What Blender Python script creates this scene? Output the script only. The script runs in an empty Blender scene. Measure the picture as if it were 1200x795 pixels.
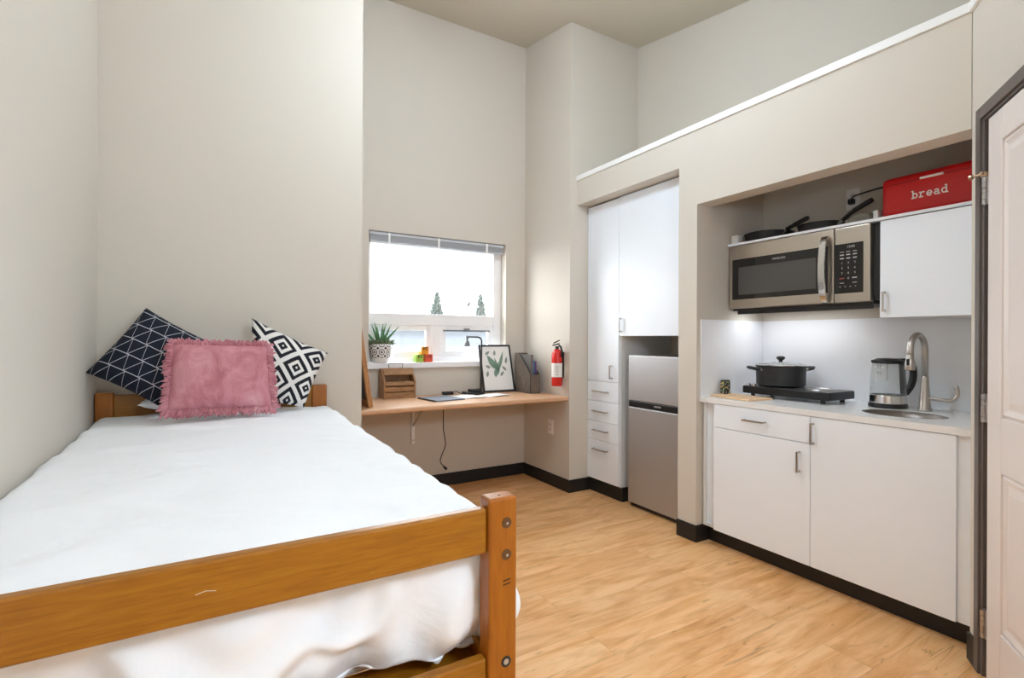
import bpy, bmesh, math, random
from mathutils import Vector, Matrix, noise
random.seed(7)
PI = math.pi
SC = bpy.context.scene
COL = SC.collection

# ------------------------------------------------------------------ camera
FPX, YAW, ROLL, CH = 594.0, math.radians(30.55), math.radians(0.25), 1.2
RT = Vector((math.cos(YAW), -math.sin(YAW), 0)); FW = Vector((math.sin(YAW), math.cos(YAW), 0)); UP = Vector((0, 0, 1))
R2 = RT * math.cos(ROLL) + UP * math.sin(ROLL); U2 = -RT * math.sin(ROLL) + UP * math.cos(ROLL)
cam = bpy.data.cameras.new('camera'); co = bpy.data.objects.new('camera', cam); COL.objects.link(co)
cam.sensor_width = 36.0; cam.lens = 36.0 * FPX / 1200.0; cam.clip_start = 0.02; cam.clip_end = 500
M3 = Matrix((R2, U2, -FW)).transposed()
co.matrix_world = Matrix.Translation((0, 0, CH)) @ M3.to_4x4()
SC.camera = co

def at(px, py, ax, v):
    d = FW + R2 * ((px - 600) / FPX) + U2 * ((397.5 - py) / FPX)
    c = Vector((0, 0, CH)); i = 'XYZ'.index(ax)
    return c + d * ((v - c[i]) / d[i])

# ------------------------------------------------------------------ mesh builder
class MB:
    def __init__(s): s.v = []; s.f = []; s.uv = {}
    def add(s, vs, fs):
        o = len(s.v); s.v += [Vector(p) for p in vs]; s.f += [[i + o for i in f] for f in fs]; return o
    def box(s, x0, x1, y0, y1, z0, z1):
        s.add([(x0, y0, z0), (x1, y0, z0), (x1, y1, z0), (x0, y1, z0), (x0, y0, z1), (x1, y0, z1), (x1, y1, z1), (x0, y1, z1)],
              [(3, 2, 1, 0), (4, 5, 6, 7), (0, 1, 5, 4), (1, 2, 6, 5), (2, 3, 7, 6), (3, 0, 4, 7)]); return s
    def obox(s, c, a, b, d):
        c, a, b, d = map(Vector, (c, a, b, d))
        P = [c + a * i + b * j + d * k for k in (-1, 1) for (i, j) in ((-1, -1), (1, -1), (1, 1), (-1, 1))]
        s.add(P, [(3, 2, 1, 0), (4, 5, 6, 7), (0, 1, 5, 4), (1, 2, 6, 5), (2, 3, 7, 6), (3, 0, 4, 7)]); return s
    def prism(s, poly, ext):
        n = len(poly); ext = Vector(ext); P = [Vector(p) for p in poly]
        s.add(P + [p + ext for p in P], [list(range(n))[::-1], list(range(n, 2 * n))] + [(i, (i + 1) % n, n + (i + 1) % n, n + i) for i in range(n)]); return s
    def tube(s, pts, r, n=10, caps=True):
        P = [Vector(p) for p in pts]; m = len(P); rr = r if isinstance(r, (list, tuple)) else [r] * m
        o = len(s.v); ref = None; vs = []
        for i, p in enumerate(P):
            t = (P[min(i + 1, m - 1)] - P[max(i - 1, 0)]).normalized()
            if ref is None:
                ref = Vector((0, 0, 1)) if abs(t.z) < .9 else Vector((1, 0, 0))
            a = (ref - t * ref.dot(t)).normalized(); ref = a; b = t.cross(a)
            for k in range(n):
                g = 2 * PI * k / n; vs.append(p + (a * math.cos(g) + b * math.sin(g)) * rr[i])
        fs = [(i * n + k, i * n + (k + 1) % n, (i + 1) * n + (k + 1) % n, (i + 1) * n + k) for i in range(m - 1) for k in range(n)]
        if caps: fs += [list(range(n))[::-1], [(m - 1) * n + k for k in range(n)]]
        s.add(vs, fs); return s
    def cyl(s, p0, p1, r0, r1=None, n=20): return s.tube([p0, p1], [r0, r0 if r1 is None else r1], n)
    def lathe(s, c, prof, n=32, uv=False, axis=None):
        c = Vector(c); m = len(prof); vs = []; cols = n + 1 if uv else n
        R = axis if axis is not None else Matrix.Identity(3)
        o = len(s.v)
        for i, (r, z) in enumerate(prof):
            for k in range(cols):
                g = 2 * PI * k / n; vs.append(c + R @ Vector((r * math.cos(g), r * math.sin(g), z)))
                if uv: s.uv[o + len(vs) - 1] = (k / n, (z - prof[0][1]) / max(1e-6, max(q[1] for q in prof) - prof[0][1]))
        fs = []
        for i in range(m - 1):
            for k in range(n):
                k2 = k + 1 if uv else (k + 1) % n
                fs.append((i * cols + k, i * cols + k2, (i + 1) * cols + k2, (i + 1) * cols + k))
        if not uv:
            if prof[0][0] > 1e-6: fs.append([k for k in range(n)][::-1])
            if prof[-1][0] > 1e-6: fs.append([(m - 1) * n + k for k in range(n)])
        s.add(vs, fs); return s
    def grid(s, fn, nu, nv, uv=False):
        o = len(s.v); vs = []
        for j in range(nv + 1):
            for i in range(nu + 1):
                vs.append(fn(i / nu, j / nv))
                if uv: s.uv[o + len(vs) - 1] = (i / nu, j / nv)
        s.add(vs, [(j * (nu + 1) + i, j * (nu + 1) + i + 1, (j + 1) * (nu + 1) + i + 1, (j + 1) * (nu + 1) + i) for j in range(nv) for i in range(nu)]); return s
    def sphere(s, c, r, n=16, sc=(1, 1, 1)):
        m = n // 2
        c = Vector(c); vs = [c + Vector((0, 0, r * sc[2]))]
        for i in range(1, m):
            a = PI * i / m
            for k in range(n):
                g = 2 * PI * k / n; vs.append(c + Vector((r * sc[0] * math.sin(a) * math.cos(g), r * sc[1] * math.sin(a) * math.sin(g), r * sc[2] * math.cos(a))))
        vs.append(c - Vector((0, 0, r * sc[2]))); e = len(vs) - 1
        fs = [(0, 1 + k, 1 + (k + 1) % n) for k in range(n)]
        for i in range(m - 2):
            for k in range(n): fs.append((1 + i * n + k, 1 + (i + 1) * n + k, 1 + (i + 1) * n + (k + 1) % n, 1 + i * n + (k + 1) % n))
        fs += [(e, 1 + (m - 2) * n + (k + 1) % n, 1 + (m - 2) * n + k) for k in range(n)]
        s.add(vs, fs); return s
    def build(s, name, m, parent=None, bevel=0, seg=2, smooth=False, sub=0, solid=0, merge=False):
        og = ORG.get(parent.name, Vector((0, 0, 0))) if parent else Vector((0, 0, 0))
        if parent is None:
            xs = [p.x for p in s.v]; ys = [p.y for p in s.v]; zs = [p.z for p in s.v]
            loc = Vector(((min(xs) + max(xs)) / 2, (min(ys) + max(ys)) / 2, min(zs)))
        else: loc = og
        me = bpy.data.meshes.new(name); me.from_pydata([p - loc for p in s.v], [], s.f)
        if s.uv:
            ul = me.uv_layers.new(name='UVMap')
            for l in me.loops: ul.data[l.index].uv = s.uv.get(l.vertex_index, (0, 0))
        bm = bmesh.new(); bm.from_mesh(me)
        if merge: bmesh.ops.remove_doubles(bm, verts=bm.verts, dist=1e-5)
        bmesh.ops.recalc_face_normals(bm, faces=bm.faces); bm.to_mesh(me); bm.free()
        me.materials.append(m)
        if smooth: me.polygons.foreach_set('use_smooth', [True] * len(me.polygons))
        o = bpy.data.objects.new(name, me); COL.objects.link(o)
        if parent: o.parent = parent
        else: o.location = loc
        ORG[o.name] = loc
        if bevel:
            b = o.modifiers.new('bevel', 'BEVEL'); b.width = bevel; b.segments = seg; b.limit_method = 'ANGLE'; b.angle_limit = math.radians(40)
        if solid:
            b = o.modifiers.new('solid', 'SOLIDIFY'); b.thickness = solid; b.offset = -1
        if sub:
            b = o.modifiers.new('sub', 'SUBSURF'); b.levels = sub; b.render_levels = sub
        return o
ORG = {}

def thing(name, label, cat, loc, group=None):
    o = bpy.data.objects.new(name, None); COL.objects.link(o); o.location = loc; ORG[o.name] = Vector(loc)
    o.empty_display_size = .05
    o['label'] = label; o['category'] = cat
    if group: o['group'] = group
    return o
def tag(o, label, cat, group=None, kind=None):
    o['label'] = label; o['category'] = cat
    if group: o['group'] = group
    if kind: o['kind'] = kind
    return o
def struct(o, label=None, cat=None):
    o['kind'] = 'structure'
    if label: o['label'] = label
    if cat: o['category'] = cat
    return o
def lab(o, label): o['label'] = label; return o

# ------------------------------------------------------------------ materials
def lin(c):
    if isinstance(c, str): c = [int(c[i:i + 2], 16) / 255 for i in (0, 2, 4)]
    return tuple((x / 12.92 if x <= .04045 else ((x + .055) / 1.055) ** 2.4) for x in c) + (1.0,)
class NT:
    def __init__(s, name, rough=.5, metal=0, spec=.5, color='808080'):
        s.m = bpy.data.materials.new(name); s.m.use_nodes = True; s.t = s.m.node_tree; s.b = s.t.nodes['Principled BSDF']
        s.b.inputs['Roughness'].default_value = rough; s.b.inputs['Metallic'].default_value = metal
        s.b.inputs['Specular IOR Level'].default_value = spec; s.b.inputs['Base Color'].default_value = lin(color)
    def n(s, typ, **k):
        x = s.t.nodes.new(typ)
        for a, v in k.items(): setattr(x, a, v)
        return x
    def set(s, inp, v):
        if isinstance(v, E): v = v.s
        if hasattr(v, 'is_output'): s.t.links.new(v, inp)
        else: inp.default_value = v
    def math(s, op, *a):
        x = s.n('ShaderNodeMath', operation=op)
        for i, v in enumerate(a): s.set(x.inputs[i], v)
        return E(s, x.outputs[0])
    def coord(s, kind='Object', scale=(1, 1, 1), rot=(0, 0, 0), loc=(0, 0, 0)):
        tc = s.n('ShaderNodeTexCoord'); mp = s.n('ShaderNodeMapping')
        mp.inputs['Scale'].default_value = scale; mp.inputs['Rotation'].default_value = rot; mp.inputs['Location'].default_value = loc
        s.t.links.new(tc.outputs[kind], mp.inputs[0]); return mp.outputs[0]
    def xyz(s, vec):
        x = s.n('ShaderNodeSeparateXYZ'); s.t.links.new(vec, x.inputs[0]); return [E(s, o) for o in x.outputs]
    def noise(s, vec, scale=5, detail=3, rough=.5, dist=0):
        x = s.n('ShaderNodeTexNoise'); s.t.links.new(vec, x.inputs['Vector'])
        x.inputs['Scale'].default_value = scale; x.inputs['Detail'].default_value = detail; x.inputs['Roughness'].default_value = rough; x.inputs['Distortion'].default_value = dist
        return E(s, x.outputs['Fac'])
    def ramp(s, fac, stops):
        x = s.n('ShaderNodeValToRGB'); s.set(x.inputs[0], fac); e = x.color_ramp.elements
        while len(e) < len(stops): e.new(.5)
        for i, (p, c) in enumerate(stops): e[i].position = p; e[i].color = lin(c) if not isinstance(c, (int, float)) else (c, c, c, 1)
        return x.outputs[0]
    def mix(s, fac, a, b, mode='MIX'):
        x = s.n('ShaderNodeMix', data_type='RGBA', blend_type=mode); s.set(x.inputs[0], fac)
        s.set(x.inputs[6], lin(a) if isinstance(a, str) else a); s.set(x.inputs[7], lin(b) if isinstance(b, str) else b); return x.outputs[2]
    def color(s, v): s.set(s.b.inputs['Base Color'], v); return s
    def bump(s, h, strength=.1, dist=.01):
        x = s.n('ShaderNodeBump'); x.inputs['Strength'].default_value = strength; x.inputs['Distance'].default_value = dist
        s.set(x.inputs['Height'], h); s.t.links.new(x.outputs[0], s.b.inputs['Normal']); return s
class E:
    def __init__(s, nt, sock): s.nt = nt; s.s = sock
    def __add__(s, o): return s.nt.math('ADD', s, o)
    def __sub__(s, o): return s.nt.math('SUBTRACT', s, o)
    def __mul__(s, o): return s.nt.math('MULTIPLY', s, o)
    def fr(s): return s.nt.math('FRACT', s)
    def ab(s): return s.nt.math('ABSOLUTE', s)
    def lt(s, o): return s.nt.math('LESS_THAN', s, o)
    def gt(s, o): return s.nt.math('GREATER_THAN', s, o)
    def mx(s, o): return s.nt.math('MAXIMUM', s, o)
    def mn(s, o): return s.nt.math('MINIMUM', s, o)

def plain(name, c, rough=.5, metal=0, spec=.5, nz=0.0, nscale=20, bump=0, bscale=150, **k):
    """procedural base: colour with a light noise variation and optional bump"""
    t = NT(name, rough, metal, spec, c)
    v = t.coord('Object')
    f = t.noise(v, nscale, 3)
    l = lin(c); d = nz if nz else .02
    a = tuple(max(0, x * (1 - d)) for x in l[:3]) + (1,); b = tuple(min(1, x * (1 + d)) for x in l[:3]) + (1,)
    t.color(t.mix(f, a, b))
    if bump: t.bump(t.noise(v, bscale, 2), bump, .002)
    for q, val in k.items(): t.b.inputs[q.replace('_', ' ')].default_value = val
    return t.m
def wood(name, stops, scale, rough=.4, nscale=4, bump=.05, dist=.6, spec=.5):
    t = NT(name, rough, 0, spec); v = t.coord('Object', scale)
    f = t.noise(v, nscale, 7, .62, dist); t.color(t.ramp(f, stops)); t.bump(f, bump, .003); return t.m
def brushed(name, c, rough=.32, scale=(1, 1, 200), metal=1):
    t = NT(name, rough, metal, .5, c); v = t.coord('Object', scale); f = t.noise(v, 6, 2)
    l = lin(c); t.color(t.mix(f, tuple(x * .93 for x in l[:3]) + (1,), tuple(min(1, x * 1.05) for x in l[:3]) + (1,)))
    t.set(t.b.inputs['Roughness'], f * .12 + (rough - .05)); return t.m

M = {}
M['wall'] = plain('wall_paint', 'd2cbc0', .75, spec=.25, nz=.01, nscale=1.5, bump=.08, bscale=220)
M['ceil'] = plain('ceiling_paint', 'c9c1b1', .85, spec=.2, nz=.01, bump=.1, bscale=160)
M['cap'] = plain('cap_white_paint', 'eeeeec', .5, nz=.01)
M['black_base'] = plain('black_rubber_base', '1d1b1b', .5, nz=.05)
M['white_lam'] = plain('white_melamine', 'eef4fc', .38, nz=.006, nscale=3)
M['white_edge'] = plain('cabinet_carcass_white', 'e2e2e2', .5, nz=.01)
M['quartz'] = plain('white_quartz', 'e9e9e9', .22, nz=.02, nscale=90)
M['splash'] = plain('white_backsplash_laminate', 'e9eaee', .3, nz=.01)
M['nickel'] = brushed('brushed_nickel', 'c0b9b3', .3, (60, 60, 60))
M['steel'] = brushed('brushed_stainless', 'c3b9ac', .3, (1, 1.5, 160))
M['fridge'] = brushed('fridge_steel', 'bdbcbd', .42, (1, 1.5, 200), .72)
M['chrome'] = plain('chrome', 'd6d4d2', .12, 1, nz=.02)
M['blackp'] = plain('black_plastic', '161617', .38, nz=.05)
M['blackm'] = plain('black_matte_coating', '222224', .5, nz=.08)
M['black_gloss'] = plain('black_gloss_glass', '1c1a19', .08, nz=.03)
M['mwglass'] = plain('microwave_window_mesh', '4c4b49', .15, nz=.05, nscale=300)
M['red'] = plain('red_enamel', 'c40d13', .28, nz=.04)
M['extred'] = plain('red_painted_steel', 'd92a26', .25, nz=.03)
M['white_pl'] = plain('white_plastic', 'efeeec', .4, nz=.01)
M['letter'] = plain('white_lettering', 'f0ecea', .5, nz=.01)
M['greytxt'] = plain('pale_grey_print', 'b7b6b4', .5, nz=.02)
M['redtxt'] = plain('red_print', 'a03428', .5, nz=.02)
M['pvc'] = plain('white_window_vinyl', 'f8f8fa', .4, nz=.01)
M['bed'] = wood('varnished_pine_horizontal', [(.25, '85500a'), (.5, '996112'), (.75, 'a46e1b')], (3, 14, 42), .32)
M['bedv'] = wood('varnished_pine_vertical', [(.25, '8a4a08'), (.5, '9c590e'), (.75, 'a76618')], (30, 30, 3), .34)
M['desk'] = wood('desk_laminate', [(.3, 'c99a75'), (.55, 'd8ac88'), (.8, 'e0b896')], (2.2, 22, 22), .36)
M['acacia'] = wood('acacia_wood', [(.3, '7d5634'), (.55, 'a67a50'), (.8, 'bd9065')], (6, 20, 40), .5)
M['oak'] = wood('oak_frame_wood', [(.3, '9a6836'), (.6, 'b88350'), (.8, 'c79260')], (20, 20, 3), .5)
M['bamboo'] = wood('bamboo_board', [(.3, 'd9b184'), (.6, 'e6c39a'), (.8, 'edd0ab')], (20, 3, 20), .5)
M['filegrey'] = wood('grey_file_board', [(.3, '5c5249'), (.6, '74695f'), (.8, '83786e')], (30, 6, 4), .6)
M['frame_metal'] = plain('door_frame_bronze_paint', '625a56', .45, nz=.03)
M['doorwhite'] = plain('door_white_paint', 'e6deda', .45, nz=.01)
M['zinc'] = plain('zinc_hinge', 'b5b2b0', .3, .9, nz=.05)
M['brass'] = plain('aged_brass', 'b99c80', .35, .8, nz=.05)
M['rubber'] = plain('pale_rubber', 'd8cfc6', .7, nz=.02)
M['cover'] = plain('grey_cover', '6d7583', .5, nz=.03)
M['paper'] = plain('white_paper', 'f2f1ef', .7, nz=.01)
M['dark'] = plain('dark_bolt_hole', '2a1a0c', .6)
M['bolt'] = plain('steel_bolt', 'a29b92', .35, .9, nz=.05)
M['soil'] = plain('potting_soil', '3a2c20', .9, nz=.3, nscale=80)
M['aloe'] = plain('aloe_green', '4f7f52', .45, nz=.25, nscale=30)
M['sedum'] = plain('sedum_green', '62704f', .6, nz=.3, nscale=60)
M['blindgrey'] = plain('blind_aluminium', 'c3c6cc', .4, nz=.02)
M['blinddark'] = plain('blind_headrail_edge', '77787c', .4, nz=.02)

def glass(name, tint='ffffff', rough=0.0, alpha=.12):
    t = NT(name, rough); nt = t.t
    for x in list(nt.nodes): nt.nodes.remove(x)
    tr = t.n('ShaderNodeBsdfTransparent'); tr.inputs[0].default_value = lin(tint)
    gl = t.n('ShaderNodeBsdfGlossy'); gl.inputs['Roughness'].default_value = .02 + rough
    fr = t.n('ShaderNodeLayerWeight'); fr.inputs[0].default_value = .5
    fac = t.math('POWER', E(t, fr.outputs['Facing']), 5.0) * .6 + .03
    mx = t.n('ShaderNodeMixShader'); nt.links.new(fac.s, mx.inputs[0]); nt.links.new(tr.outputs[0], mx.inputs[1]); nt.links.new(gl.outputs[0], mx.inputs[2])
    df = t.n('ShaderNodeBsdfDiffuse'); df.inputs[0].default_value = lin('e8eaec')
    m2 = t.n('ShaderNodeMixShader'); m2.inputs[0].default_value = alpha
    nt.links.new(mx.outputs[0], m2.inputs[1]); nt.links.new(df.outputs[0], m2.inputs[2])
    nt.links.new(m2.outputs[0], t.n('ShaderNodeOutputMaterial').inputs[0])
    return t.m
M['pane'] = glass('window_glass', 'fdfefe', 0, .04)  # small white diffuse share veils the outdoors like haze
M['kglass'] = glass('kettle_glass', 'fbfcfc', 0, .05)
M['lidglass'] = glass('lid_glass', 'd6d8d8', 0, .2)

def floor_mat():
    t = NT('vinyl_plank_floor', .36, 0, .4); nt = t.t
    v = t.coord('Object')
    br = t.n('ShaderNodeTexBrick'); nt.links.new(v, br.inputs['Vector'])
    br.offset = .37; br.inputs['Scale'].default_value = 1; br.inputs['Brick Width'].default_value = 1.2; br.inputs['Row Height'].default_value = .178
    br.inputs['Mortar Size'].default_value = .0012; br.inputs['Mortar Smooth'].default_value = .2; br.inputs['Bias'].default_value = 0
    br.inputs['Color1'].default_value = (0, 0, 0, 1); br.inputs['Color2'].default_value = (1, 1, 1, 1); br.inputs['Mortar'].default_value = (.5, .5, .5, 1)
    x, y, z = t.xyz(v)
    bw = t.n('ShaderNodeSeparateColor'); nt.links.new(br.outputs['Color'], bw.inputs[0]); rnd = E(t, bw.outputs[0])
    cmb = t.n('ShaderNodeCombineXYZ'); t.set(cmb.inputs[0], x * 1.3 + rnd * 7.0); t.set(cmb.inputs[1], y * 9.0); t.set(cmb.inputs[2], rnd * 13.0)
    f = t.noise(cmb.outputs[0], 1.6, 7, .6, .9)
    cmb2 = t.n('ShaderNodeCombineXYZ'); t.set(cmb2.inputs[0], x * 1.0); t.set(cmb2.inputs[1], y * 3.2); t.set(cmb2.inputs[2], rnd * 5.0)
    g = t.noise(cmb2.outputs[0], 2.2, 4, .6, 1.5)
    c = t.ramp(f, [(.26, 'cc8a4b'), (.40, 'e6ab6e'), (.56, 'f5c38b'), (.8, 'fbd4a2')])
    c = t.mix(t.ramp(g, [(.5, 0.0), (.72, .55)]), c, 'c8884c')
    c = t.mix(rnd * .22, c, 'cf9a66')
    kn = t.noise(cmb2.outputs[0], 7.0, 2, .5, .3)
    c = t.mix(t.ramp(kn, [(.70, 0.0), (.80, .6)]), c, '7d4e28')
    cmb3 = t.n('ShaderNodeCombineXYZ'); t.set(cmb3.inputs[0], x * .55 + rnd * 3.0); t.set(cmb3.inputs[1], y * 9.0); t.set(cmb3.inputs[2], rnd * 21.0)
    ln = (t.noise(cmb3.outputs[0], 1.9, 3, .5, .5) - .5).ab(); msk = t.noise(cmb2.outputs[0], 1.1, 2, .5, .4)
    c = t.mix(E(t, t.ramp(ln, [(.0, .6), (.010, 0.0)])) * E(t, t.ramp(msk, [(.50, 0.0), (.62, 1.0)])), c, '8a5426')
    c = t.mix(E(t, br.outputs['Fac']) * .30, c, '7a5230')
    t.color(c); t.bump(f, .04, .002); return t.m
M['floor'] = floor_mat()

def duvet_mat():
    t = NT('white_cotton', .9, 0, .15); v = t.coord('Object'); t.color(t.mix(t.noise(v, 4, 3), 'edf0f4', 'f3f5f9'))
    t.b.inputs['Sheen Weight'].default_value = .15
    t.bump(t.noise(v, 8, 3, .5, .8), .42, .014); return t.m
M['duvet'] = duvet_mat()
def velvet():
    t = NT('dusty_pink_velvet', .75, 0, .2); v = t.coord('Object', (1.2, 1, .8)); f = t.noise(v, 9, 5, .65, .8)
    g = t.noise(t.coord('Object', (30, 1, 2)), 2, 3)
    c = t.ramp(f, [(.3, 'a05a65'), (.46, 'bb7882'), (.60, 'ca8e97'), (.76, 'd9a9b0')])  # lighter stops also paint velvet highlights into the colour
    t.color(t.mix(g * .3, c, 'c58b93')); t.b.inputs['Sheen Weight'].default_value = .5; t.b.inputs['Sheen Tint'].default_value = lin('e6b4bc')
    t.bump(f, .2, .01); return t.m
M['velvet'] = velvet()
def navy():
    t = NT('navy_geometric_print', .85, 0, .2); u, v, _ = t.xyz(t.coord('UV'))
    vv = v * 5.2 + .15; fv = vv.fr(); row = t.math('FLOOR', vv)
    uu = u * 5.0 + row * .5
    tri = (uu.fr() - .36)
    up = tri * (1 / .64); dn = tri * (-1 / .36)
    w = up.mx(dn)
    l1 = (w - fv).ab().lt(.036); l2 = fv.lt(.05)
    wv = t.noise(t.coord('UV', (300, 300, 300)), 1, 1)
    c = t.mix(wv, '171a24', '262a36'); t.color(t.mix(l1.mx(l2), c, 'b9bcc4')); t.bump(wv, .15, .002); return t.m
M['navy'] = navy()
def ikat():
    t = NT('black_white_diamond_weave', .9, 0, .2); u, v, _ = t.xyz(t.coord('UV'))
    us = t.math('SNAP', u, .0125); vs = t.math('SNAP', v, .0125)
    a = ((us + vs) * 2.05 + .2).fr() - .5; b = ((us - vs) * 2.05 + .1).fr() - .5
    d = a.ab().mx(b.ab())
    ring = d.gt(.265) * d.lt(.405); cen = d.lt(.145) * d.gt(.04)
    wv = t.noise(t.coord('UV', (200, 200, 200)), 1, 1)
    t.color(t.mix(ring.mx(cen), 'e8e6e3', '23242a')); t.bump(wv, .3, .003); return t.m
M['ikat'] = ikat()
def potpat():
    t = NT('black_white_pot_glaze', .3); u, v, _ = t.xyz(t.coord('UV'))
    a = (u * 9.0).fr() - .5; b = (v * 2.4 + .1).fr() - .5
    r = t.math('SQRT', a * a + b * b)
    ring = r.gt(.30) * r.lt(.40); dot = r.lt(.14)
    a2 = (u * 9.0 + .5).fr() - .5; b2 = (v * 2.4 + .6).fr() - .5
    r2 = t.math('SQRT', a2 * a2 + b2 * b2); d2 = (a2.ab() + b2.ab()).lt(.2)
    band = v.gt(.28) * v.lt(.97)
    t.color(t.mix(ring.mx(dot).mx(d2) * band, 'f0f0f0', '2a2a2c')); return t.m
M['pot'] = potpat()

# ------------------------------------------------------------------ room
XL, YB, XA, YW, XC, YC = -.46, 2.98, .745, 3.845, 2.40, 3.18
XK, XKI, XF = 2.47, 2.595, 3.11          # kitchen half wall front / inner face, far wall
YR = -2.0
HT = 2.445                                # half wall height
def ceil_z(y): return 3.68 + .18 * (y - 3.18)

o = MB().box(XL - .2, XF + .2, YR - .2, YW + .2, -.1, 0).build('floor', M['floor']); struct(o)
TOP = 4.1
o = MB().box(XL - .15, XL, YR - .15, YW + .15, 0, TOP).build('wall_left', M['wall']); struct(o)
o = MB().box(XL, XA, YB, YW + .15, 0, TOP).build('wall_bed', M['wall']); struct(o)
WX0, WX1, WZ0, WZ1 = 1.012, 2.205, .97, 2.022
w = MB(); w.box(XA, WX0, YW, YW + .2, 0, TOP).box(WX1, XC, YW, YW + .2, 0, TOP).box(WX0, WX1, YW, YW + .2, 0, WZ0).box(WX0, WX1, YW, YW + .2, WZ1, TOP)
struct(w.build('wall_window', M['wall']))
struct(MB().box(XC, XF, YC, YW + .2, 0, TOP).build('wall_column', M['wall']))
struct(MB().box(XF, XF + .15, YR - .15, YW + .2, 0, TOP).build('wall_right', M['wall']))
struct(MB().box(XL, XF, YR - .15, YR, 0, TOP).build('wall_rear', M['wall']))
c = MB(); z0, z1 = ceil_z(YR - .2), ceil_z(YW + .2)
c.prism([(XL - .2, YR - .2, z0), (XF + .2, YR - .2, z0), (XF + .2, YW + .2, z1), (XL - .2, YW + .2, z1)], (0, 0, .12))
struct(c.build('ceiling', M['ceil']))
# kitchen half wall with two openings
KY0, KY1, PY, CLZ, KZ = .77, 2.032, 2.168, 2.257, 2.004
k = MB(); k.box(XK, XKI, PY, YC, CLZ, HT); k.box(XK, XF, KY1, PY, 0, HT); k.box(XK, XKI, KY0, KY1, KZ, HT)
k.box(XKI, XF, PY, YC, HT - .05, HT); k.box(XKI, XF, KY0 - .1, KY1, HT - .05, HT); k.box(XK + .01, XF, KY0 - .1, KY0, 0, HT)
struct(k.build('wall_kitchen', M['wall']))
# angled door wall
C = Vector((XK, .768, 0)); U = Vector((-.8192, -.5736, 0)); N = Vector((-.5736, .8192, 0))
def dw(t0, t1, n0, n1, z0, z1, mb):
    c = C + U * ((t0 + t1) / 2) + N * ((n0 + n1) / 2) + Vector((0, 0, (z0 + z1) / 2))
    mb.obox(c, U * ((t1 - t0) / 2), N * ((n1 - n0) / 2), Vector((0, 0, (z1 - z0) / 2)))
DT0, DT1, DZ = .10, .99, 2.0
d = MB(); dw(0, DT0, -.14, 0, 0, HT, d); dw(DT1, 1.6, -.14, 0, 0, HT, d); dw(DT0, DT1, -.14, 0, DZ, HT, d)
struct(d.build('wall_door', M['wall']))
E1 = C + U * 1.6
struct(MB().box(E1.x, E1.x + .14, YR, E1.y + .03, 0, TOP).build('wall_entry', M['wall']))
# half wall cap, turning along the door wall
cp = MB(); cp.box(XK - .012, XF, KY0 - .003, YC, HT, HT + .038); dw(0, 1.62, -.16, .012, HT, HT + .038, cp)
struct(cp.build('trim_1', M['cap'], bevel=.003), 'white cap board along the top of the kitchen half wall', 'trim')
# baseboards
BH = .1
def base(name, *boxes):
    b = MB()
    for q in boxes: b.box(*q, 0, BH)
    struct(b.build('baseboard_' + name, M['black_base'], bevel=.003))
base('left', (XL, XL + .01, YR, YB)); base('bed', (XL + .01, XA, YB - .01, YB)); base('alcove', (XA, XA + .01, YB, YW))
base('window', (XA + .01, XC, YW - .01, YW)); base('column', (XC - .01, XC, YC - .01, YW - .01), (XC, 2.602, YC - .01, YC))
base('kitchen', (XK - .01, XK, KY1 - .01, PY + .002), (XK, 2.60, KY1 - .01, KY1))
b = MB(); dw(0, .064, 0, .01, 0, BH, b); struct(b.build('baseboard_door', M['black_base']))

# ------------------------------------------------------------------ window
wf = MB(); F0, F1 = 3.935, 4.005
def wbox(x0, x1, z0, z1, y0=F0, y1=F1, mb=None): (mb or wf).box(x0, x1, y0, y1, z0, z1)
SZ = 1.012
wbox(WX0, 1.05, SZ, WZ1); wbox(2.13, WX1, SZ, WZ1); wbox(1.05, 2.13, 1.95, WZ1); wbox(1.05, 2.13, SZ, SZ + .04)
wbox(1.05, 2.13, 1.31, 1.40); wbox(1.555, 1.64, SZ + .04, 1.31)
win = wf.build('window_1', M['pvc'], bevel=.004); struct(win, 'white vinyl window over the desk', 'window')
s = MB()
for (x0, x1) in ((1.05, 1.555), (1.64, 2.13)):
    wd = .045
    s.box(x0, x0 + wd, 3.95, 3.985, SZ + .04, 1.31); s.box(x1 - wd, x1, 3.95, 3.985, SZ + .04, 1.31)
    s.box(x0 + wd, x1 - wd, 3.95, 3.985, SZ + .04, SZ + .085); s.box(x0 + wd, x1 - wd, 3.95, 3.985, 1.265, 1.31)
s.build('window_sash', M['pvc'], win, bevel=.003)
MB().box(1.66, 2.10, 3.944, 3.952, 1.262, 1.274).build('sash_rail', M['blinddark'], win)
MB().box(1.85, 1.90, 3.932, 3.95, 1.276, 1.288).build('sash_latch', M['blinddark'], win, bevel=.002)
MB().box(1.05, 2.13, 3.965, 3.971, 1.40, 1.95).build('window_pane', M['pane'], win)
MB().box(1.09, 1.515, 3.965, 3.971, SZ + .08, 1.27).build('window_pane', M['pane'], win)
MB().box(1.68, 2.09, 3.965, 3.971, SZ + .08, 1.27).build('window_pane', M['pane'], win)
MB().box(WX0 - .02, WX1 + .015, YW - .03, F0, .968, SZ).build('window_sill', M['pvc'], win, bevel=.005)
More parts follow.
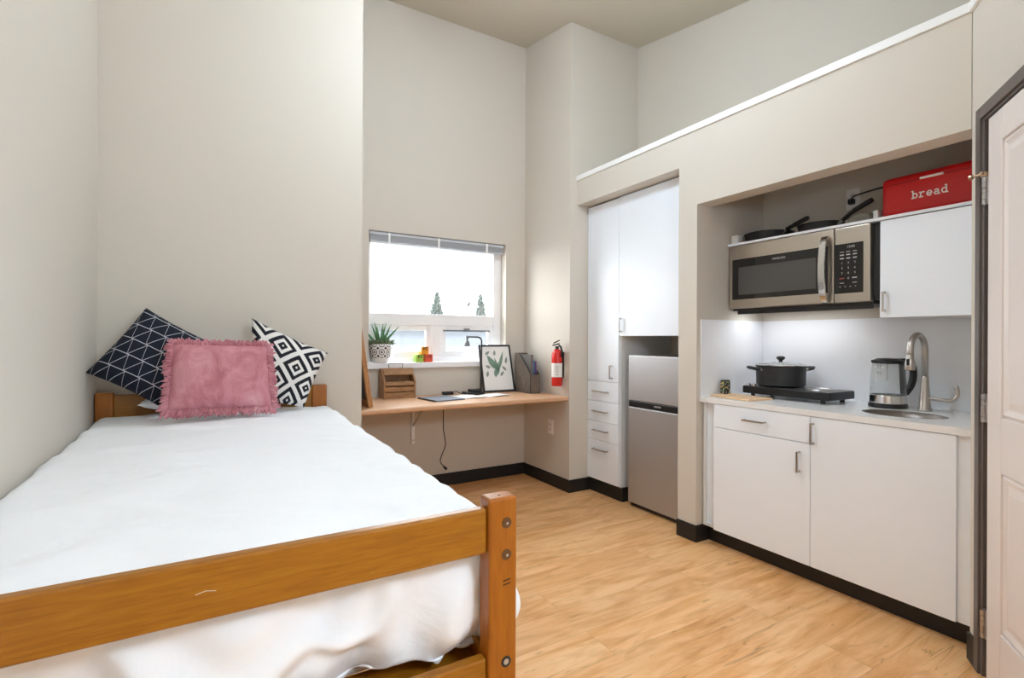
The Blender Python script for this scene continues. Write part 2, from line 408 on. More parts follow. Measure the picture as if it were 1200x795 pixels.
# raised blind
bl = thing('window_blind', 'raised grey venetian blind bunched at the top of the window', 'blind', (1.6, 3.87, 1.93))
MB().box(WX0 + .006, WX1 - .02, 3.852, 3.90, 1.993, 2.0205).build('headrail', M['blindgrey'], bl, bevel=.003)
MB().box(WX0 + .006, WX1 - .02, 3.850, 3.853, 2.013, 2.0215).build('headrail_lip', M['blinddark'], bl)
sl = MB()
for i in range(9): sl.box(WX0 + .012, WX1 - .03, 3.855, 3.895, 1.952 + i * .0045, 1.9545 + i * .0045)
sl.build('slat_stack', M['blindgrey'], bl)
MB().box(WX0 + .012, WX1 - .03, 3.856, 3.894, 1.938, 1.950).build('bottom_rail', M['blindgrey'], bl, bevel=.003)
for x in (1.17, 1.58, 2.02): MB().box(x - .008, x + .008, 3.8485, 3.855, 1.934, 2.014).build('ladder_tape', M['white_pl'], bl)

# ------------------------------------------------------------------ door
door = MB()
LT0, LT1, LZ1 = .138, .975, 1.985
def dl(mb, t0, t1, n0, n1, z0, z1): dw(t0, t1, n0, n1, z0, z1, mb)
dl(door, LT0, LT1, -.045, -.008, .01, LZ1)
stile = .105
t_mid = (LT0 + LT1) / 2
cols = [(LT0 + stile, t_mid - .055), (t_mid + .055, LT1 - stile)]
rows = [(.22, .755), (.943, 1.876)]
# face sheet made of stiles and rails, raised .008 over the panels
for (a, b_) in ((LT0, cols[0][0]), (cols[0][1], cols[1][0]), (cols[1][1], LT1)): dl(door, a, b_, -.010, 0, .01, LZ1)
for (a, b_) in cols:
    for (z0, z1) in ((.01, rows[0][0]), (rows[0][1], rows[1][0]), (rows[1][1], LZ1)): dl(door, a, b_, -.010, 0, z0, z1)
dr = door.build('door_1', M['doorwhite'], bevel=.004); struct(dr, 'white panelled door at the right edge, in a dark frame', 'door')
for (a, b_) in cols:
    for (z0, z1) in rows:
        p = MB()
        def P(t, z, n): return C + U * t + N * n + Vector((0, 0, z))
        rings = []
        for inset, n in ((.0, -.009), (.012, -.002), (.03, -.009), (.055, -.003)):
            rings.append([P(a + inset, z0 + inset, n), P(b_ - inset, z0 + inset, n), P(b_ - inset, z1 - inset, n), P(a + inset, z1 - inset, n)])
        vs = [q for r in rings for q in r]; fs = []
        for i in range(3):
            for k_ in range(4): fs.append((i * 4 + k_, i * 4 + (k_ + 1) % 4, i * 4 + 4 + (k_ + 1) % 4, i * 4 + 4 + k_))
        fs.append((12, 13, 14, 15)); p.add(vs, fs); p.build('door_panel', M['doorwhite'], dr)
fm = MB()
for (a, b_) in ((.066, .102), (1.0, 1.045)): dl(fm, a, b_, 0, .012, 0, 2.043)
dl(fm, .102, 1.0, 0, .012, 2.0, 2.043)
dl(fm, .100, .116, -.12, .004, 0, 2.0); dl(fm, .984, 1.0, -.12, .004, 0, 2.0); dl(fm, .116, .984, -.12, .004, 1.99, 2.0)
dl(fm, .116, .984, -.07, -.05, 1.95, 1.99); dl(fm, .116, .15, -.07, -.05, 0, 1.95); dl(fm, .95, .984, -.07, -.05, 0, 1.95)
fm.build('door_frame', M['frame_metal'], dr, bevel=.002)
for z in (1.735, .962, .196):
    h = MB(); p = C + U * .128 + N * .006
    for j in range(5): h.cyl((p.x, p.y, z - .05 + j * .02), (p.x, p.y, z - .032 + j * .02), .0075, n=12)
    dl(h, .112, .128, -.004, .003, z - .05, z + .05); dl(h, .128, .142, -.004, .003, z - .05, z + .05)
    h.build('hinge', M['zinc'], dr)
st = MB(); p = C + U * .128 + N * .006 + Vector((0, 0, 1.795))
st.cyl(p - Vector((0, 0, .01)), p + Vector((0, 0, .004)), .011, n=14)
st.tube([p, p + N * .020 - U * .022, p + N * .024 - U * .030], .0045, 8); st.tube([p, p + U * .022 + N * .018], .0045, 8)
e1 = p + N * .024 - U * .030; st.cyl(e1, e1 + (N - U) * .006, .009, n=12)
lab(st.build('hinge_stop', M['brass'], dr), 'small brass door stop on the top hinge')

# ------------------------------------------------------------------ bed
bed = thing('single_bed', 'orange varnished pine single bed frame under the white duvet', 'bed', (.05, 1.93, 0))
FY = .91
def postbox(x0, x1, y0, y1, zt, nm): return MB().box(x0, x1, y0, y1, 0, zt).build(nm, M['bedv'], bed, bevel=.006, seg=3)
pr = postbox(.486, .552, FY, FY + .045, .872, 'foot_post'); postbox(-.452, -.386, FY, FY + .045, .872, 'foot_post')
postbox(.462, .538, 2.90, 2.945, .947, 'head_post'); postbox(-.455, -.388, 2.90, 2.945, .947, 'head_post')
MB().box(-.386, .486, FY + .010, FY + .034, .759, .852).build('foot_rail', M['bed'], bed, bevel=.005, seg=3)
MB().box(-.386, .486, FY + .010, FY + .034, .43, .545).build('lower_foot_rail', M['bed'], bed, bevel=.004)
MB().box(-.388, .462, 2.908, 2.935, .80, .936).build('head_rail', M['bed'], bed, bevel=.004)
MB().box(-.388, .462, 2.908, 2.935, .43, .545).build('lower_head_rail', M['bed'], bed, bevel=.004)
for x in (-.44, .505): MB().box(x, x + .028, FY + .045, 2.90, .42, .53).build('side_rail', M['bed'], bed, bevel=.004)
sb = MB()
for i in range(9): sb.box(-.412, .505, 1.0 + i * .215, 1.08 + i * .215, .478, .496)
sb.build('mattress_slats', M['bed'], bed)
M['boltgrey'] = plain('dull_bolt_steel', 'b3a99c', .45, .2, nz=.1)
M['holewood'] = plain('shaded_hole_rim', '5e3c1a', .6, nz=.1)
for z in (.819, .753, .531):  # dark rim and disc paint recess shade; small offset head paints its glint
    r_ = Matrix.Rotation(PI / 2, 3, 'X'); low = z < .6
    ring = MB().lathe((.526, FY, z), [(.0085, .0012), (.0112, .0012), (.0118, -.003), (.0085, -.003)], 22, axis=r_).build('bolt_cap', M['blackm'] if low else M['holewood'], bed)
    MB().lathe((.526, FY, z), [(0, .0004), (.0087, .0004), (.0087, -.003), (0, -.003)], 18, axis=r_).build('bolt_recess', M['dark'], ring)
    ox_ = .0 if low else .0016
    MB().lathe((.526 + ox_, FY, z - ox_), [(0, .0016), (.0028 if not low else .0058, .0014), (.0042 if not low else .0074, .0002), (.006, -.002), (0, -.002)], 18, axis=r_).build('bolt_head', M['boltgrey'], ring)
MB().lathe((.519, FY + .02, .8725), [(0, 0), (.0028, 0), (.0028, -.002)], 10).build('peg_hole', M['dark'], bed)
mk = MB()
for z in (.700, .692): mk.obox((.527, FY - .0002, z), (.009, 0, .0012), (0, .0004, 0), (0, 0, .0011))
mk.build('scuff_mark', M['dark'], bed)
MB().tube([(-.022, FY + .0098, .803), (-.008, FY + .0098, .806), (.006, FY + .0098, .803)], .0005, 6).build('scratch', M['rubber'], bed)

mt = MB().box(-.40, .50, 1.06, 2.885, .4965, .745).build('mattress', M['white_edge'], bevel=.03, seg=4)
tag(mt, 'white single mattress lying under the duvet on the pine bed', 'mattress')

# duvet: cloth laid over the mattress, rounding over the edges
def fbm(p, f): return noise.fractal(Vector(p) * f, .9, 2.1, 4)
DX0, DX1, DY0, DY1 = -.405, .50, 1.072, 2.88
def cloth(u, v):
    # unrolled coordinates
    s0, s1 = DX0 - .10, DX1 + .40
    t0, t1 = DY0 - .355, DY1
    x = s0 + (s1 - s0) * u; y = t0 + (t1 - t0) * v
    cx = min(max(x, DX0), DX1); cy = min(max(y, DY0), DY1)
    ox, oy = x - cx, y - cy
    d = math.hypot(ox, oy)
    r = .052 if ox <= 0 and oy > -1e-6 else .055
    yy = (cy - DY0) / (DY1 - DY0)
    zt = .808 + .028 * yy + .012 * math.sin(PI * min(max((cx - DX0) / (DX1 - DX0), 0), 1))
    if d > 1e-6:
        nx, ny = ox / d, oy / d
        q = min(d / r, PI / 2)
        out = r * math.sin(q); drop = r * (1 - math.cos(q)) + max(0, d - r * PI / 2)
    else: nx = ny = 0; out = drop = 0
    maxd = .292 if oy < -1e-6 and ox <= 1e-6 else .30
    # hem line irregular
    if drop > maxd: drop = maxd + (drop - maxd) * .1
    wob = fbm((x * 1.0, y * 1.0, 0), 2.2) * .011 + fbm((x * .7 + 9, y * 1.6, 3), 6) * .006
    ridge = 1 - abs(noise.noise(Vector((x * 2.2 + y * 3.1, y * 1.1 - x * .6, 4.2))) * 2)
    wob += max(0, ridge - .70) * .026
    rd2 = 1 - abs(noise.noise(Vector((x * 1.6 - y * 2.4 + 7, y * 5.0 + x * 1.5, 8.8))) * 2); wob += max(0, rd2 - .74) * .020 * (1.4 - yy)
    ff = min(1, drop / .2)
    sx = x + .35 * drop
    fold = (noise.noise(Vector((sx * 6 + 3, y * 3, 1.7 + drop * 1.5))) + .55 * noise.noise(Vector((sx * 13, y * 6, 5.1 + drop * 5))))
    cre = 1 - abs(noise.noise(Vector((sx * 5.5 - drop * 3.0, y * 4.5, 2.2 + drop * 2.0))) * 2.2); fold += max(0, cre - .6) * 1.3
    px, py, pz = cx + nx * out, cy + ny * out, zt - drop
    if d > 1e-6:
        amp = (.075 * max(0, -ny) + .030 * max(0, nx)) * ff
        side = max(0, nx) ; foot = max(0, -ny)
        bul = .030 * math.sin(PI * min(1, drop / .30)) * foot + side * (.012 + .050 * max(0, (drop - .10) / .2) * (1 if yy < .35 else .6))
        if nx < 0: bul = 0; amp = 0
        if foot > .05: amp *= 1.0
        px += nx * (bul + amp * fold); py += ny * (bul * (1 if foot else 0) + amp * fold)
        # tuck the hem back under
        if drop > .24: k = (drop - .24) / .06; px -= max(0, nx) * .03 * k; py -= ny * .03 * k
    pz += wob * (1 - .5 * ff)
    if nx < .5 and pz < .535: pz = .535 + (pz - .535) * .3
    # keep clear of foot rail and posts
    lim = FY + .048 if pz > .735 or px > .455 else FY + .036 + (.012 if pz < .56 else 0)
    if px < .575: py = max(py, lim)
    px = max(px, XL + .004)
    return Vector((px, py, pz))
dv = MB().grid(cloth, 96, 140)
dv = dv.build('duvet', M['duvet'], smooth=True, sub=1, solid=.010)
tag(dv, 'white cotton duvet spread over the bed, hanging over its side and foot', 'duvet')

# ------------------------------------------------------------------ cushions
def cushion_mb(c4, T, n=26, pinch=.07, wr=.006, seed=0, flip=1):
    A, B_, C_, D_ = [Vector(p) for p in c4]      # uv (0,0) (1,0) (1,1) (0,1)
    nrm = ((B_ - A).cross(D_ - A)).normalized()
    cen = (A + B_ + C_ + D_) / 4
    def surf(sgn):
        def fn(u, v):
            a, b = 2 * u - 1, 2 * v - 1
            a2 = a * (1 - pinch * (1 - b * b) * abs(a) ** 1.5); b2 = b * (1 - pinch * (1 - a * a) * abs(b) ** 1.5)
            uu, vv = (a2 + 1) / 2, (b2 + 1) / 2
            p = A * (1 - uu) * (1 - vv) + B_ * uu * (1 - vv) + C_ * uu * vv + D_ * (1 - uu) * vv
            e = max(0, (1 - abs(a) ** 2.6)) * max(0, (1 - abs(b) ** 2.6))
            t = T * e ** .55
            t += wr * e ** .5 * noise.noise(Vector((u * 5 + seed, v * 5, sgn * 3))) + .4 * wr * e ** .5 * noise.noise(Vector((u * 13 + seed, v * 11, sgn)))
            return p + nrm * (sgn * t)
        return fn
    m = MB(); m.grid(surf(1), n, n, uv=True); m.grid(surf(-1), n, n, uv=True)
    return m, nrm, surf
def PY_(px, py, z_to_y):
    # solve for a plane y = a + b*(z-.86)
    a, b = z_to_y; y = a
    for _ in range(20):
        p = at(px, py, 'Y', y); y = a + b * (p.z - .86)
    return at(px, py, 'Y', y)
BACK = (2.685, .34)
def back(px, py): return PY_(px, py, BACK)
nl = back(100, 437); nt_ = back(171, 361); nb = back(187, 478); nr = nt_ + (nb - nl) * 1.06
m_, nn, _ = cushion_mb((nl, nb + Vector((0, 0, .005)), nr, nt_), .070, seed=2, pinch=.045)
root = thing('throw_cushion', 'navy square cushion with thin white zigzag lines, leaning in the bed corner', 'cushion', (nb.x, nb.y, .86), 'cushions on the bed')
m_.build('cushion_cover', M['navy'], root, smooth=True, merge=True)
bt, brr, bb = back(295, 373), back(384, 414), back(356, 478)
b4 = back(288, 470)
m_, nn, _ = cushion_mb((bt, brr, bb, b4), .062, seed=5, pinch=.05)
root = thing('throw_cushion', 'black and white square cushion woven with nested diamonds, at the right of the bed head', 'cushion', (bb.x, bb.y, .86), 'cushions on the bed')
m_.build('cushion_cover', M['ikat'], root, smooth=True, merge=True)
FRONT = (2.49, .30)
def fr(px, py): return PY_(px, py, FRONT)
q = [fr(193, 484), fr(321, 478), fr(314, 405), fr(201, 402)]
m_, nn, sf = cushion_mb(q, .062, seed=9, pinch=.03, wr=.010)
root = thing('throw_cushion', 'dusty pink velvet oblong cushion with a shaggy fringe, in front of the other two', 'cushion', (q[0].x + .2, q[0].y, .86), 'cushions on the bed')
cv = m_.build('cushion_cover', M['velvet'], root, smooth=True, merge=True)
fg = MB(); s1 = sf(1)
edge = [(i / 60, 0) for i in range(60)] + [(1, i / 40) for i in range(40)] + [(1 - i / 60, 1) for i in range(60)] + [(0, 1 - i / 40) for i in range(40)]
cen = (q[0] + q[1] + q[2] + q[3]) / 4
for (u, v) in edge:
    for rep in range(4):
        p = s1(min(1, max(0, u + random.uniform(-.008, .008))), min(1, max(0, v + random.uniform(-.008, .008))))
        du = Vector(((u - .5), 0, 0)); rx = (q[1] - q[0]).normalized(); ry = (q[3] - q[0]).normalized()
        out = (rx * (0 if v in (0, 1) else (1 if u > .5 else -1)) + ry * (0 if u in (0, 1) and v not in (0, 1) else (1 if v > .5 else -1)))
        if u in (0, 1) and v in (0, 1): out = rx * (1 if u else -1) + ry * (1 if v else -1)
        out = (out.normalized() + Vector((random.uniform(-.5, .5), random.uniform(-.4, .2), random.uniform(-.5, .4)))).normalized()
        L = random.uniform(.012, .024); cur = Vector((random.uniform(-.012, .012), random.uniform(-.012, .006), random.uniform(-.012, .006)))
        pts = [p - out * .006, p + out * L * .5 + cur * .4, p + out * L + cur]
        if min(x.z for x in pts) < .858:
            pts = [Vector((x.x, x.y, max(x.z, .858 + random.uniform(0, .006)))) for x in pts]
        fg.tube(pts, [.0055, .0058, .0030], 6)
fg.build('fringe', M['velvet'], cv, smooth=True)
# flat bed pillow behind
pa = [(-.285, 2.745, .902), (.17, 2.745, .902), (.17, 2.885, .902), (-.285, 2.885, .902)]
m_, _, _ = cushion_mb(pa, .04, seed=4, pinch=.03)
pl = m_.build('bed_pillow', M['duvet'], smooth=True, merge=True)
tag(pl, 'white bed pillow lying flat behind the three cushions', 'pillow')

# ------------------------------------------------------------------ desk and what stands on it
DZT = .752
dk = thing('desk', 'built-in wall desk of peach wood laminate under the window', 'desk', (1.57, 3.5, 0))
MB().box(XA + .002, XC - .002, 3.186, YW - .002, DZT - .034, DZT).build('desk_top', M['desk'], dk, bevel=.012, seg=4)
br = MB(); br.box(1.347, 1.372, 3.826, 3.844, .37, DZT - .036); br.box(1.350, 1.369, 3.50, 3.826, DZT - .046, DZT - .035)
bk = br.build('wall_bracket', M['white_pl'], dk, bevel=.002)
MB().obox((1.36, 3.70, .61), Vector((0, -.13, .098)), (.005, 0, 0), (0, .004, .005)).build('brace', M['nickel'], bk)
MB().cyl((1.36, 3.822, .40), (1.36, 3.8255, .40), .006).build('screw', M['nickel'], bk)

# tall board leaning against the alcove's left side
bd = thing('leaning_board', 'tall oak framed board leaning on the left end of the desk', 'board', (.88, 3.4, DZT))
v_ = Vector((-.143, 0, .985)).normalized(); c0 = Vector((.893, 3.29, DZT + .005)); nn = Vector((v_.z, 0, -v_.x))
def bbx(mb, a0, a1, y0, y1, n0, n1):
    c = c0 + v_ * ((a0 + a1) / 2) + nn * ((n0 + n1) / 2); c.y = (y0 + y1) / 2
    mb.obox(c, v_ * ((a1 - a0) / 2), Vector((0, (y1 - y0) / 2, 0)), nn * ((n1 - n0) / 2))
H_ = .95
f_ = MB(); bbx(f_, 0, H_, 3.27, 3.31, -.03, 0); bbx(f_, 0, H_, 3.60, 3.64, -.03, 0); bbx(f_, 0, .04, 3.31, 3.60, -.03, 0); bbx(f_, H_ - .04, H_, 3.31, 3.60, -.03, 0)
f_.build('board_frame', M['oak'], bd, bevel=.002)
f_ = MB(); bbx(f_, .04, H_ - .04, 3.31, 3.60, -.022, -.012); f_.build('board_panel', M['blackm'], bd)

# wooden caddy with wire handle
ca = thing('desk_organizer', 'slatted acacia wood organizer with a wire handle, under the potted plant', 'organizer', (1.21, 3.76, DZT))
def side_poly(x): 
    return [(x, 3.69, DZT), (x, 3.82, DZT), (x, 3.82, DZT + .20), (x, 3.80, DZT + .222), (x, 3.765, DZT + .222), (x, 3.69, DZT + .13)]
for x in (1.085, 1.318): MB().prism(side_poly(x), (.013, 0, 0)).build('side_panel', M['acacia'], ca, bevel=.002)
sl = [((1.098, 1.318), 3.690, 3.702, DZT, DZT + .045), ((1.098, 1.318), 3.690, 3.702, DZT + .052, DZT + .085), ]
for (x01, y0, y1, z0, z1) in sl: MB().box(x01[0], x01[1], y0, y1, z0, z1).build('slat', M['acacia'], ca, bevel=.002)
MB().obox((1.208, 3.705, DZT + .108), (.11, 0, 0), (0, .011, .012), (0, -.004, .004)).build('slat', M['acacia'], ca, bevel=.001)
MB().box(1.098, 1.318, 3.81, 3.82, DZT, DZT + .19).build('back_panel', M['acacia'], ca)
MB().box(1.098, 1.318, 3.765, 3.81, DZT + .208, DZT + .222).build('top_slat', M['acacia'], ca, bevel=.002)
MB().obox((1.208, 3.742, DZT + .192), (.11, 0, 0), (0, .016, .02), (0, -.005, .004)).build('slat', M['acacia'], ca, bevel=.001)
MB().box(1.098, 1.318, 3.702, 3.81, DZT + .004, DZT + .012).build('floor_panel', M['acacia'], ca)
MB().tube([(1.15, 3.785, DZT + .22), (1.15, 3.785, DZT + .25), (1.158, 3.785, DZT + .258), (1.25, 3.785, DZT + .258), (1.258, 3.785, DZT + .25), (1.258, 3.785, DZT + .22)], .003, 8).build('wire_handle', M['blinddark'], ca)
MB().box(1.262, 1.30, 3.72, 3.75, DZT + .012, DZT + .125).build('card_block', M['oak'], ca)

# potted aloe on the sill
PX, PYY = 1.112, 3.872
pt = thing('potted_plant', 'spiky aloe in a white pot with a black tile pattern, on the window sill', 'plant', (PX, PYY, SZ))
prof = [(.03, 0), (.052, .002), (.062, .02), (.076, .06), (.083, .10), (.086, .135), (.085, .143), (.079, .143), (.077, .125)]
mm = MB(); mm.lathe((PX, PYY, SZ + .001), prof, 40, uv=True)
pot = mm.build('pot', M['pot'], pt, smooth=True)
MB().lathe((PX, PYY, SZ), [(0, .125), (.04, .13), (.0775, .124)], 24).build('soil', M['soil'], pt)
al = MB()
for i in range(11):
    g = i * 2.4; r0 = .006 + .012 * (i % 3) / 2; tilt = .10 + .42 * (i / 11); L = random.uniform(.13, .20) * (1.05 - .25 * i / 11)
    if i in (8, 9): tilt = .75; g = (PI * .9, -.1)[i - 8]; L = .20
    base_ = Vector((PX + r0 * math.cos(g), PYY + r0 * math.sin(g) * .6, SZ + .125)); dirn = Vector((math.cos(g) * tilt, math.sin(g) * tilt * .5, 1)).normalized()
    pts = [base_ + dirn * (L * k) + Vector((math.cos(g), .4 * math.sin(g), 0)) * (.02 * k * k) for k in (0, .25, .5, .75, 1)]
    al.tube(pts, [.011, .012, .009, .006, .001], 7)
al.build('aloe_leaves', M['aloe'], pt, smooth=True)
se = MB()
for i in range(170):
    g = random.uniform(0, 2 * PI); r = .078 * math.sqrt(random.uniform(.2, 1)); 
    p = Vector((PX + r * math.cos(g), PYY + r * math.sin(g) * .9, SZ + .128)); h = random.uniform(.022, .055)
    ov = Vector((math.cos(g), math.sin(g) * .2, 0)) * random.uniform(.005, .05)
    se.tube([p, p + ov * .5 + Vector((0, 0, h * .7)), p + ov + Vector((random.uniform(-.006, .006), 0, h))], [.004, .0065, .001], 5)
se.build('trailing_succulents', M['sedum'], pt, smooth=True)

# three toy cubes
def cube(px, z, colr, label):
    m = plain('toy_' + colr, colr, .35, nz=.04); x = at(px, 415, 'Y', 3.87).x; s = .031
    r = thing('toy_cube', label, 'toy block', (x, 3.87, z), 'toy cubes on the window sill')
    b = MB().box(x - s, x + s, 3.87 - s, 3.87 + s, z, z + 2 * s).build('cube_body', m, r, bevel=.004)
    e = MB(); yf = 3.87 - s - .0012
    for dx in (-.010, .012): e.cyl((x + dx, yf + .001, z + .040), (x + dx, yf, z + .040), .006, n=12)
    e.obox((x + .001, yf + .0004, z + .052), (.018, 0, .004), (0, .0006, 0), (0, 0, .003))
    e.build('face_mark', M['blackp'], b)
    return r
cube(490.5, SZ, '9fc14a', 'green toy cube on the sill, left of the bottom pair')
cube(501.3, SZ, 'e05540', 'red toy cube on the sill, right of the bottom pair')
cube(496.5, SZ + .0622, 'f09a2a', 'orange toy cube balanced on top of the other two')

# desk lamp
lp = thing('desk_lamp', 'slim black desk lamp with an arm bent over the window sill', 'lamp', (1.82, 3.70, DZT))
MB().box(1.735, 1.885, 3.62, 3.74, DZT, DZT + .022).build('lamp_base', M['blackp'], lp, bevel=.006)
MB().box(1.77, 1.87, 3.64, 3.70, DZT + .022, DZT + .045).build('switch_box', M['blackp'], lp, bevel=.005)
px_ = 1.895
pts = [(px_ - .02, 3.70, DZT + .018), (px_ - .002, 3.70, DZT + .05), (px_, 3.70, 1.18)] + [(px_ - .035 + .035 * math.cos(a), 3.70, 1.18 + .035 * math.sin(a)) for a in (.4, .8, 1.2, PI / 2)] + [(1.775, 3.70, 1.216), (1.762, 3.70, 1.214)]
MB().tube(pts, .0065, 10).build('lamp_pole', M['blackp'], lp, smooth=True)
hd = MB(); hd.cyl((1.765, 3.70, 1.222), (1.765, 3.70, 1.19), .008); hd.lathe((1.765, 3.70, 1.14), [(.020, 0), (.022, .004), (.020, .028), (.010, .045), (0, .05)], 18)
hd.build('lamp_head', M['blinddark'], lp, smooth=False)
# power brick and cord of the lamp
pb = thing('power_adapter', 'black power brick with a thin cord lying left of the desk lamp', 'adapter', (1.62, 3.76, DZT))
MB().box(1.575, 1.665, 3.735, 3.775, DZT, DZT + .026).build('brick', M['blackp'], pb, bevel=.006)
MB().tube([(1.66, 3.755, DZT + .012), (1.69, 3.75, DZT + .028), (1.715, 3.72, DZT + .008), (1.733, 3.70, DZT + .006)], .003, 8).build('wire', M['blackp'], pb)
# hanging cord under the desk
cd = thing('hanging_cable', 'black power cord dangling under the desk with its plug near the floor', 'cord', (1.5, 3.6, .2))
P0 = [at(520, 481, 'Y', 3.6), at(519.5, 500, 'Y', 3.6), at(521, 512, 'Y', 3.6), at(522, 522, 'Y', 3.6), at(518, 533, 'Y', 3.6), at(516, 541, 'Y', 3.6), at(520, 547, 'Y', 3.6)]
P0[0].z = DZT - .038
def smooth_path(P, k=5):
    out = []
    for i in range(len(P) - 1):
        a, b, c, d = P[max(i - 1, 0)], P[i], P[i + 1], P[min(i + 2, len(P) - 1)]
        for j in range(k):
            t = j / k; out.append(.5 * ((2 * b) + (c - a) * t + (2 * a - 5 * b + 4 * c - d) * t * t + (3 * b - a - 3 * c + d) * t ** 3))
    return out + [P[-1]]
MB().tube(smooth_path(P0), .0038, 8).build('cable', M['blackp'], cd, smooth=True)
e = P0[-1]; MB().cyl(e, e + Vector((.022, 0, -.022)), .008, .011, 12).build('plug', M['blackp'], cd)

# grey sleeve and papers
def flat(corners, th, name, m, z, parent=None, bevel=.001):
    P = [at(x, y, 'Z', z) for x, y in corners]
    return MB().prism([(p.x, p.y, z) for p in P], (0, 0, th)).build(name, m, parent, bevel=bevel)
fo = MB().prism([(1.315, 3.60, DZT), (1.352, 3.345, DZT), (1.60, 3.385, DZT), (1.565, 3.645, DZT)], (0, 0, .010)).build('document_folder', M['cover'], bevel=.002)
tag(fo, 'slim grey-blue document folder lying flat on the desk', 'folder')
MB().prism([(1.312, 3.60, DZT + .0005), (1.349, 3.345, DZT + .0005), (1.356, 3.346, DZT + .0005), (1.319, 3.601, DZT + .0005)], (0, 0, .011)).build('folder_spine', M['blackm'], fo)
pp = MB(); 
def sheet(u, v): return Vector((1.60 + .21 * u - .03 * v, 3.41 + .025 * u + .20 * v, DZT + .0015 + .006 * math.sin(PI * u) + .003 * v * u))
pp.grid(sheet, 10, 10); pp = pp.build('paper_sheet', M['paper'], smooth=True, solid=.001)
tag(pp, 'open white sheet of paper on the desk beside the grey folder', 'paper', 'papers on the desk')
pp = MB()
def sheet2(u, v): return Vector((1.83 + .20 * u - .02 * v, 3.43 + .02 * u + .16 * v, DZT + .0015 + .008 * math.sin(PI * u * .8)))
pp.grid(sheet2, 10, 10); pp = pp.build('paper_sheet', M['paper'], smooth=True, solid=.001)
tag(pp, 'loose white sheet of paper in front of the botanical print', 'paper', 'papers on the desk')

# botanical print
fp = thing('framed_print', 'black framed print of green leaves leaning on the wall behind the desk', 'picture', (2.05, 3.74, DZT))
v_ = Vector((0, .105, .40)).normalized(); c0 = Vector((2.078, 3.722, DZT + .004)); nn = Vector((0, -v_.z, v_.y)); hw = .152; Hh = .405
def fbx(mb, x0, x1, a0, a1, n0, n1):
    c = c0 + v_ * ((a0 + a1) / 2) + nn * ((n0 + n1) / 2) + Vector(((x0 + x1) / 2, 0, 0))
    mb.obox(c, ((x1 - x0) / 2, 0, 0), v_ * ((a1 - a0) / 2), nn * ((n1 - n0) / 2))
f_ = MB(); fbx(f_, -hw, -hw + .014, 0, Hh, -.01, .01); fbx(f_, hw - .014, hw, 0, Hh, -.01, .01); fbx(f_, -hw + .014, hw - .014, 0, .014, -.01, .01); fbx(f_, -hw + .014, hw - .014, Hh - .014, Hh, -.01, .01)
f_.build('picture_frame', M['blackm'], fp, bevel=.002)
f_ = MB(); fbx(f_, -hw + .014, hw - .014, .014, Hh - .014, -.006, .002); art = f_.build('art_paper', M['paper'], fp)
lf = MB()
def leaf(x, a, ang, L, W):
    d = Vector((math.sin(ang), 0, 0)) + v_ * math.cos(ang); e = Vector((math.cos(ang), 0, 0)) - v_ * math.sin(ang)
    c = c0 + Vector((x, 0, 0)) + v_ * a + nn * .0032
    pts = []
    for k in range(13):
        t = k / 12; pts.append((t, W * math.sin(PI * t ** .8)))
    vs = [c + d * (L * (t - .5)) + e * w_ for t, w_ in pts] + [c + d * (L * (t - .5)) - e * w_ for t, w_ in pts[-2:0:-1]]
    lf.prism(vs, nn * .0006)
for a in ((-.045, .255, -.55, .15, .026), (.048, .27, .35, .17, .014), (.0, .225, -.2, .14, .015), (.012, .20, .2, .12, .016), (-.015, .165, .1, .08, .018)): leaf(*a)
art2 = lf.build('painted_leaves', plain('sage_green_ink', '7d9a88', .8, nz=.2, nscale=40), art)
lf = MB()
for a in ((-.075, .335, 1.0, .055, .011), (-.008, .335, .15, .05, .012), (.098, .27, .25, .065, .011), (-.085, .215, -1.1, .05, .012), (.07, .20, -.7, .055, .011), (-.095, .155, .3, .055, .012), (.045, .155, .75, .055, .012)): leaf(*a)
lf.build('painted_leaves', plain('grey_green_ink', '8d988f', .8, nz=.15, nscale=40), art)

# magazine file with folders
mf = thing('magazine_file', 'grey slanted magazine file standing in the desk corner', 'file box', (2.29, 3.62, DZT))
x0, x1, y0, y1 = 2.243, 2.335, 3.50, 3.745; zb, zf = DZT + .33, DZT + .155
def side(x): return [(x, y0, DZT), (x, y1, DZT), (x, y1, zb), (x, y1 - .05, zb), (x, y0, zf)]
for x in (x0, x1 - .004): MB().prism(side(x), (.004, 0, 0)).build('side_wall', M['filegrey'], mf)
f_ = MB(); f_.box(x0, x1, y0, y0 + .004, DZT, zf); f_.box(x0, x1, y1 - .004, y1, DZT, zb); f_.box(x0, x1, y0, y1, DZT, DZT + .004)
f_.build('box_shell', M['filegrey'], mf)
for i, (xa, col, top, lb) in enumerate(((2.266, '6a6866', .318, 'dark grey notebook standing frontmost in the magazine file'), (2.293, '4a6f9c', .27, 'blue folder standing in the magazine file'), (2.312, '6a4a78', .262, 'purple folder at the back of the magazine file'))):
    w_ = .024 if i == 0 else .012
    n_ = MB().box(xa, xa + w_, y0 + .03, y1 - .012, DZT + .005, DZT + top).build('notebook', plain('notebook_' + col, col, .5, nz=.05), bevel=.003)
    tag(n_, lb, 'notebook', 'folders in the magazine file')

